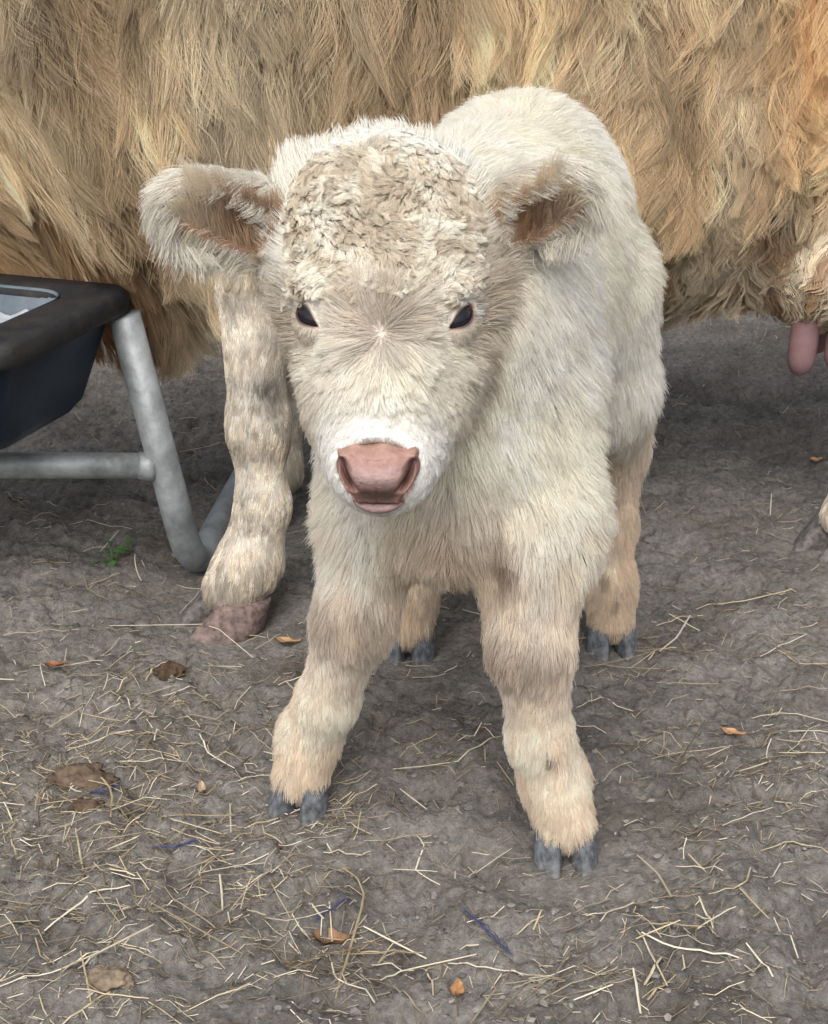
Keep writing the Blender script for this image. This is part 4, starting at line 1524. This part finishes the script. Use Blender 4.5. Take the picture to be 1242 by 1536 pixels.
# stems that can be picked out in the photograph (pixels on the ground)
TRACED = [
    ([(590, 1173), (686, 1168), (750, 1132)], 0.0034, 'bent'), ([(515, 1312), (548, 1335), (543, 1362), (503, 1482)], 0.0036, 'bent'),
    ([(545, 1387), (640, 1420)], 0.0040, 'pale'), ([(605, 1432), (715, 1430)], 0.0034, 'pale'), ([(672, 1430), (740, 1446), (785, 1462)], 0.0030, 'bent'),
    ([(497, 1430), (503, 1460), (548, 1478), (562, 1500)], 0.0030, 'bent'), ([(630, 1425), (648, 1455), (650, 1490)], 0.0030, 'bent'),
    ([(245, 1252), (352, 1226)], 0.0036, 'pale'), ([(258, 1258), (333, 1260)], 0.0030, 'pale'), ([(68, 1410), (140, 1358), (196, 1345)], 0.0042, 'bent'),
    ([(0, 1412), (60, 1392)], 0.0032, 'pale'), ([(95, 1480), (150, 1455), (232, 1412)], 0.0038, 'pale'), ([(0, 1502), (90, 1480), (150, 1452)], 0.0032, 'pale'),
    ([(68, 1153), (118, 1144), (152, 1170), (170, 1200), (168, 1248)], 0.0040, 'bent'), ([(115, 1260), (125, 1310)], 0.0034, 'pale'), ([(345, 1205), (347, 1255)], 0.0028, 'pale'),
    ([(183, 1200), (210, 1225), (236, 1244)], 0.0034, 'pale'), ([(100, 1117), (200, 1110)], 0.0028, 'pale'), ([(180, 1150), (280, 1142)], 0.0030, 'pale'),
    ([(300, 1108), (312, 1135), (352, 1155)], 0.0030, 'bent'), ([(165, 958), (320, 952), (380, 1000)], 0.0028, 'bent'), ([(5, 955), (110, 955), (180, 938)], 0.0026, 'bent'),
    ([(125, 870), (133, 895), (165, 910)], 0.0024, 'bent'), ([(105, 895), (130, 880)], 0.0024, 'pale'), ([(1045, 902), (1110, 897), (1187, 886)], 0.0040, 'pale'),
    ([(990, 978), (1015, 958), (1035, 925)], 0.0040, 'bent'), ([(985, 935), (1040, 918)], 0.0028, 'pale'), ([(945, 1000), (985, 978)], 0.0030, 'pale'),
    ([(885, 995), (990, 1006)], 0.0026, 'pale'), ([(1140, 990), (1210, 950)], 0.0030, 'pale'), ([(1200, 945), (1242, 930)], 0.0030, 'pale'),
    ([(1155, 775), (1157, 745)], 0.0034, 'pale'), ([(1165, 1117), (1242, 1122)], 0.0034, 'pale'), ([(1152, 1073), (1200, 1068), (1242, 1076)], 0.0030, 'bent'),
    ([(1140, 1293), (1180, 1280), (1225, 1288), (1242, 1298)], 0.0034, 'bent'), ([(1060, 1372), (1115, 1366), (1122, 1340)], 0.0030, 'bent'),
    ([(960, 1438), (1000, 1458), (1060, 1468), (1105, 1474)], 0.0044, 'bent'), ([(970, 1428), (1055, 1425)], 0.0036, 'pale'), ([(1105, 1382), (1150, 1415)], 0.0036, 'pale'),
    ([(1115, 1460), (1155, 1510)], 0.0034, 'pale'), ([(955, 1300), (985, 1335), (1005, 1380)], 0.0036, 'bent'), ([(1032, 1293), (1058, 1330)], 0.0032, 'pale'),
    ([(970, 1515), (1000, 1490)], 0.0044, 'pale'), ([(965, 1500), (990, 1460)], 0.0042, 'pale'), ([(948, 1480), (960, 1536)], 0.0036, 'pale'), ([(860, 1512), (918, 1500)], 0.0034, 'pale'),
    ([(1160, 980), (1200, 1000), (1242, 1000)], 0.0030, 'bent'), ([(865, 1065), (895, 1050), (950, 1062)], 0.0028, 'bent'), ([(1000, 1025), (1080, 1018)], 0.0028, 'pale'),
    ([(640, 1232), (600, 1190)], 0.0028, 'pale'), ([(745, 1165), (770, 1190)], 0.0026, 'pale'), ([(625, 1255), (637, 1275), (622, 1305), (660, 1322)], 0.0028, 'bent'),
    ([(520, 1240), (556, 1262)], 0.0030, 'pale'), ([(395, 1205), (432, 1225)], 0.0036, 'pale'), ([(590, 1470), (632, 1508)], 0.0034, 'dull'), ([(800, 1395), (812, 1372)], 0.0030, 'pale'),
    ([(775, 1395), (815, 1378)], 0.0034, 'pale'), ([(55, 805), (130, 800), (200, 812)], 0.0024, 'bent'), ([(150, 835), (180, 815)], 0.0024, 'pale'), ([(270, 680), (340, 660)], 0.0024, 'pale'),
]
count = 0
for pp_px, w, kind in TRACED:
    g = np.array([ground(a, b)[:2] for a, b in pp_px])
    c = STRAWC[rng.integers(0, 4)] if kind != 'dull' else DULLC[rng.integers(0, 3)]
    add_stalk(resample(g, 9 if len(g) > 2 else 6), w * 0.62, c * rng.uniform(0.85, 1.1), kind, 0.0045)
    count += 1

# where the litter lies thick (pixel centre, spread in metres, weight)
PATCH = [((40, 1180), 0.09, 8), ((110, 1235), 0.08, 6), ((200, 1130), 0.08, 4), ((250, 1060), 0.09, 5.5), ((60, 1060), 0.09, 3), ((80, 1480), 0.08, 6), ((190, 1290), 0.07, 3),
         ((330, 1370), 0.06, 3), ((505, 1440), 0.035, 3), ((440, 1320), 0.05, 2), ((1010, 1130), 0.04, 1.5), ((1160, 1170), 0.04, 2), ((1130, 1270), 0.045, 1.6), ((960, 1430), 0.045, 1.8),
         ((830, 1490), 0.04, 1.5), ((1200, 960), 0.08, 2.5), ((960, 970), 0.06, 2), ((690, 1120), 0.06, 1.2), ((200, 900), 0.12, 2), ((1100, 500), 0.25, 2.5), ((1050, 820), 0.10, 1.2),
         ((300, 1180), 0.10, 2), ((480, 1230), 0.03, 2), ((1230, 1120), 0.05, 1.5), ((620, 880), 0.10, 1.5), ((70, 780), 0.15, 1.5), ((300, 640), 0.15, 1)]
pw = np.array([p[2] for p in PATCH])
pw = pw / pw.sum()


def litter_spot(spread=1.0, uni=0.35):
    if rng.random() < uni:
        while True:
            g = ground(rng.uniform(-120, 1362), rng.uniform(430, 1640) if rng.random() < 0.8 else rng.uniform(470, 800))
            if g[1] < 3.6:
                return g[0], g[1]
    (cx, cy), sg, _ = PATCH[rng.choice(len(PATCH), p=pw)]
    g = ground(cx, cy)
    return g[0] + rng.normal(0, sg * spread), g[1] + rng.normal(0, sg * spread * 0.8)


while count < 300:
    x, y = litter_spot(1.0, 0.30)
    p = pix(np.array([[x, y, 0]]))[0]
    if not (0 < p[0] < 1242 and 560 < p[1] < 1536) or y > 2.3:
        continue
    ang = rng.normal(0.15, 0.75) if rng.random() < 0.7 else rng.uniform(0, math.pi)
    dull = rng.random() < 0.33
    kink = rng.choice([-1, 1]) * rng.uniform(0.4, 1.0) if rng.random() < 0.13 else 0
    L_ = rng.gamma(2.4, 0.012) + 0.014
    kind = 'dull' if dull else ('bent' if kink else 'pale')
    c = DULLC[rng.integers(0, 3)] if dull else STRAWC[rng.integers(0, 4)]
    add_stalk(bend_line(x, y, min(L_, 0.12), ang, rng.normal(0, 0.16), kink), rng.uniform(0.0010, 0.0023), c * rng.uniform(0.7, 1.1), kind, rng.uniform(0.002, 0.008), rng.normal(0, 0.004))
    count += 1

# the chaff between them: too much to count
VV, FF, CC = [], [], []
base = 0
for i in range(7600):
    x, y = litter_spot(1.15, 0.42)
    if y < 0.9:
        continue
    tiny = rng.random() < 0.70
    L_ = rng.uniform(0.005, 0.014) if tiny else rng.gamma(2.5, 0.010) + 0.010
    n = 2 if tiny else 4
    t = np.linspace(-0.5, 0.5, n)
    ang = rng.normal(0.1, 0.8)
    bd = rng.normal(0, 0.25)
    px_ = x + np.cos(ang + bd * t) * t * L_
    py_ = y + np.sin(ang + bd * t) * t * L_
    w = rng.uniform(0.0006, 0.0013)
    u = rng.random()
    c = (DULLC[rng.integers(0, 3)] if u < 0.68 else STRAWC[rng.integers(0, 4)]) * rng.uniform(0.65, 1.1)
    VV.append((px_, py_, w, rng.uniform(0.0008, 0.004), rng.normal(0, 0.003), c, n, ang))
allx = np.concatenate([v[0] for v in VV])
ally = np.concatenate([v[1] for v in VV])
allz = ground_h(allx, ally)
V3, F3, C3 = [], [], []
o_ = 0
b_ = 0
for (px_, py_, w, zo, tl, c, n, ang) in VV:
    zz = allz[o_:o_ + n] + zo + np.linspace(0, tl, n)
    o_ += n
    sx, sy = -math.sin(ang) * w * 0.5, math.cos(ang) * w * 0.5
    for j in range(n):
        V3 += [(px_[j] + sx, py_[j] + sy, zz[j]), (px_[j], py_[j], zz[j] + w * 0.45), (px_[j] - sx, py_[j] - sy, zz[j])]
        C3 += [c, c, c]
    for j in range(n - 1):
        q = b_ + j * 3
        F3 += [(q, q + 1, q + 4, q + 3), (q + 1, q + 2, q + 5, q + 4), (q + 2, q, q + 3, q + 5)]
    b_ += n * 3
lit = mesh_obj('hay_litter', np.array(V3), np.array(F3), M_STRAW, None, False, np.array(C3))
lit['kind'] = 'stuff'
lit['label'] = 'fine broken hay and chaff trodden into the dirt'
lit['category'] = 'hay'

# soil crumbs
ico_v, ico_f = [], []
g_ = (1 + 5 ** 0.5) / 2
iv = unit(np.array([(-1, g_, 0), (1, g_, 0), (-1, -g_, 0), (1, -g_, 0), (0, -1, g_), (0, 1, g_), (0, -1, -g_), (0, 1, -g_), (g_, 0, -1), (g_, 0, 1), (-g_, 0, -1), (-g_, 0, 1)], float))
iff = np.array([(0, 11, 5), (0, 5, 1), (0, 1, 7), (0, 7, 10), (0, 10, 11), (1, 5, 9), (5, 11, 4), (11, 10, 2), (10, 7, 6), (7, 1, 8), (3, 9, 4), (3, 4, 2), (3, 2, 6), (3, 6, 8), (3, 8, 9), (4, 9, 5), (2, 4, 11), (6, 2, 10), (8, 6, 7), (9, 8, 1)])
NCR = 9000
cxy = []
while len(cxy) < NCR:
    g = ground(rng.uniform(-120, 1362), rng.uniform(480, 1640))
    if g[1] < 3.4:
        cxy.append(g[:2])
cxy = np.array(cxy)
cz = ground_h(cxy[:, 0], cxy[:, 1])
sz = np.minimum(0.0006 + rng.gamma(1.2, 0.0008, NCR), 0.0042)
Vc = (iv[None] * (1 + rng.normal(0, 0.36, (NCR, 12, 1)))) * sz[:, None, None] * rng.uniform(0.7, 1.3, (NCR, 1, 3))
Vc[:, :, 2] *= 0.55
Vc = Vc + np.concatenate([cxy, (cz + sz * 0.05)[:, None]], 1)[:, None]
Fc = (iff[None] + (np.arange(NCR) * 12)[:, None, None]).reshape(-1, 3)
ccr = np.repeat(np.array([0.235, 0.218, 0.202])[None] * rng.uniform(0.5, 1.1, NCR)[:, None], 12, 0)
cr = mesh_obj('soil_crumbs', Vc.reshape(-1, 3), Fc, M_CLOD, None, False, ccr)
cr['kind'] = 'stuff'
cr['label'] = 'small crumbs of dry soil scattered on the dirt'
cr['category'] = 'soil'


# clods and dung
def lump(name, label, cat, px_, py_, rx, ry, rz, col, seed):
    g = ground(px_, py_)
    V, F = uv_ball(np.zeros(3), np.eye(3), (1, 1, 1), 36, 22)
    nz_ = fbm(V * 2.2 + seed, 4, seed)
    V = V * (0.45 + 1.1 * nz_ + 0.25 * (fbm(V * 7 + seed, 3, seed + 4) - 0.5))[:, None] * np.array([rx, ry, rz])
    c = np.array(col)[None] * (0.6 + 0.8 * fbm(V * 90 + seed, 3, seed + 1))[:, None]
    zb = ground_h(np.array([g[0]]), np.array([g[1]]))[0]
    o = mesh_obj(name, V + np.array([g[0], g[1], zb + rz * 0.05]), F, M_CLOD, None, True, c, (g[0], g[1], zb))
    return tag(o, label, cat)


lump('dung_lump', 'brown crumbly dung lump half under a curved straw stalk', 'dung', 122, 1166, 0.032, 0.020, 0.016, (0.125, 0.092, 0.068), 3)
lump('dung_lump', 'small brown dung lump beside the bigger lump under the curved stalk', 'dung', 132, 1222, 0.016, 0.012, 0.009, (0.10, 0.07, 0.05), 5)
lump('dirt_clod', 'pale tan dried clod among the straw', 'clod', 166, 1485, 0.022, 0.014, 0.008, (0.21, 0.165, 0.12), 8)
lump('dung_lump', 'dark brown dung crumb under tangled hay near the trough foot', 'dung', 255, 1020, 0.018, 0.012, 0.010, (0.085, 0.058, 0.038), 11)


# leaves
def leaf(px_, py_, ln, wd, ang, col, label, curl=0.3, name='fallen_leaf'):
    g = ground(px_, py_)
    V, F, C = [], [], []
    nl, nw = 12, 7
    zb = ground_h(np.array([g[0]]), np.array([g[1]]))[0] + 0.007
    for lay in (0, 1):
        for i in range(nl):
            f = i / (nl - 1)
            hw = wd * 0.5 * max(math.sin(math.pi * (0.04 + 0.92 * f ** 0.8)) ** 0.9, 0.03) * (1 + 0.10 * math.sin(17 * f + px_))
            for j in range(nw):
                q = j / (nw - 1) * 2 - 1
                lx, ly = (f - 0.5) * ln, q * hw
                hwf = 1.0
                lz = curl * wd * q * q * 0.38 + 0.10 * ln * (2 * f - 1) ** 2 + 0.0012 * math.sin(9 * f + 4 * q) - 0.0006 * lay
                V.append((g[0] + lx * math.cos(ang) - ly * math.sin(ang), g[1] + lx * math.sin(ang) + ly * math.cos(ang), zb + lz))
                C.append(np.array(col) * (0.8 if abs(q) < 0.2 else 1.0) * (0.85 + 0.3 * math.sin(3 * f + q) ** 2))
    o = nl * nw
    for i in range(nl - 1):
        for j in range(nw - 1):
            a = i * nw + j
            F.append((a, a + 1, a + nw + 1, a + nw))
            F.append((o + a, o + a + nw, o + a + nw + 1, o + a + 1))
    ob = mesh_obj(name, V, F, M_LEAF, None, True, np.array(C), (g[0], g[1], zb))
    return tag(ob, label, 'leaf')


leaf(1099, 1109, 0.028, 0.012, -0.45, (0.40, 0.23, 0.12), 'narrow orange brown leaf lying alone on bare dirt')
leaf(686, 1478, 0.022, 0.012, 1.45, (0.36, 0.19, 0.09), 'small rounded brown leaf standing beside a straw stem')
leaf(497, 1392, 0.034, 0.020, -0.2, (0.22, 0.125, 0.065), 'curled dark brown leaf above a tuft of hay', 0.8)
leaf(432, 972, 0.034, 0.012, -0.25, (0.38, 0.24, 0.12), 'long tan leaf behind the calf front foot')
leaf(1224, 692, 0.022, 0.016, 0.3, (0.50, 0.28, 0.14), 'light orange leaf on the dirt behind the cow hoof')
leaf(85, 1012, 0.026, 0.013, 0.2, (0.22, 0.10, 0.055), 'dark red brown leaf on the hay strewn dirt')
leaf(302, 1188, 0.022, 0.009, 1.7, (0.42, 0.32, 0.22), 'pale dry curled husk on the straw', 0.9, 'dry_husk')


# blue twine fibres
def twine(pts, label, seed):
    g = resample(np.array([ground(a, b)[:2] for a, b in pts]), 14)
    r2 = np.random.default_rng(seed)
    V, F, C = [], [], []
    for f in range(7):
        q = g + r2.normal(0, 0.0012, g.shape) + np.cumsum(r2.normal(0, 0.0004, g.shape), 0)
        v, fa = stalk_mesh(q, 0.0009, 0.004 + 0.0015 * r2.random())
        b = len(V)
        V += list(v)
        F += [tuple(i + b for i in x) for x in fa]
        C += [np.array([0.04, 0.046, 0.115]) * r2.uniform(0.6, 1.5)] * len(v)
    return tag(mesh_obj('twine_scrap', V, F, M_TWINE, None, False, np.array(C), (g[0][0], g[0][1], 0)), label, 'twine')


twine([(697, 1373), (720, 1386), (768, 1420)], 'straight scrap of frayed blue twine on bare dirt', 1)
twine([(472, 1376), (500, 1366), (527, 1358)], 'short scrap of blue twine beside the curled brown leaf', 2)
twine([(232, 1291), (265, 1292), (297, 1284)], 'flattened scrap of blue twine pressed into dirt under straw', 3)
twine([(135, 1186), (160, 1188), (180, 1180)], 'scrap of blue twine against the brown dung lump', 4)

# small green weed
wd = ground(170, 850)
weed = empty('weed', (wd[0], wd[1], 0))
tag(weed, 'tiny green weed sprouting from the dirt by the trough leg', 'weed')
m_green = noisy('weed_leaf', (0.035, 0.10, 0.018), (0.065, 0.16, 0.03), 60, 0.5)
for i, (dx, dy, lz, an) in enumerate(((-0.012, 0, 0.020, 2.6), (0.012, 0.004, 0.026, 0.5), (0.002, -0.012, 0.015, -1.5), (0.018, 0.014, 0.034, 0.9), (-0.006, 0.012, 0.030, 1.9), (0.0, 0.002, 0.024, 0.1), (-0.016, -0.008, 0.012, 3.6))):
    b = np.array([wd[0], wd[1], 0.0])
    tip = b + np.array([dx, dy, lz])
    dv = np.array([math.cos(an), math.sin(an), -0.1])
    sv = np.array([-math.sin(an), math.cos(an), 0.25])
    V = [tip + dv * a + sv * c + np.array([0, 0, zz]) for a, c, zz in ((0, 0, 0), (0.006, 0.006, 0.001), (0.012, 0.005, 0.0), (0.018, 0.0, -0.003), (0.012, -0.005, 0.0), (0.006, -0.006, 0.001), (0.009, 0, 0.002))]
    Fw = [(0, 1, 6), (1, 2, 6), (2, 3, 6), (3, 4, 6), (4, 5, 6), (5, 0, 6)]
    mesh_obj('leaf', V, Fw, m_green, weed, True, None, tuple(tip))
    sv2, sf2 = tube([b - np.array([0, 0, 0.01]), b * 0.5 + tip * 0.5 + np.array([0, 0, 0.004]), tip], [0.0011, 0.0009, 0.0007], 6)
    mesh_obj('stem', sv2, sf2, m_green, weed, True, None, tuple(b))
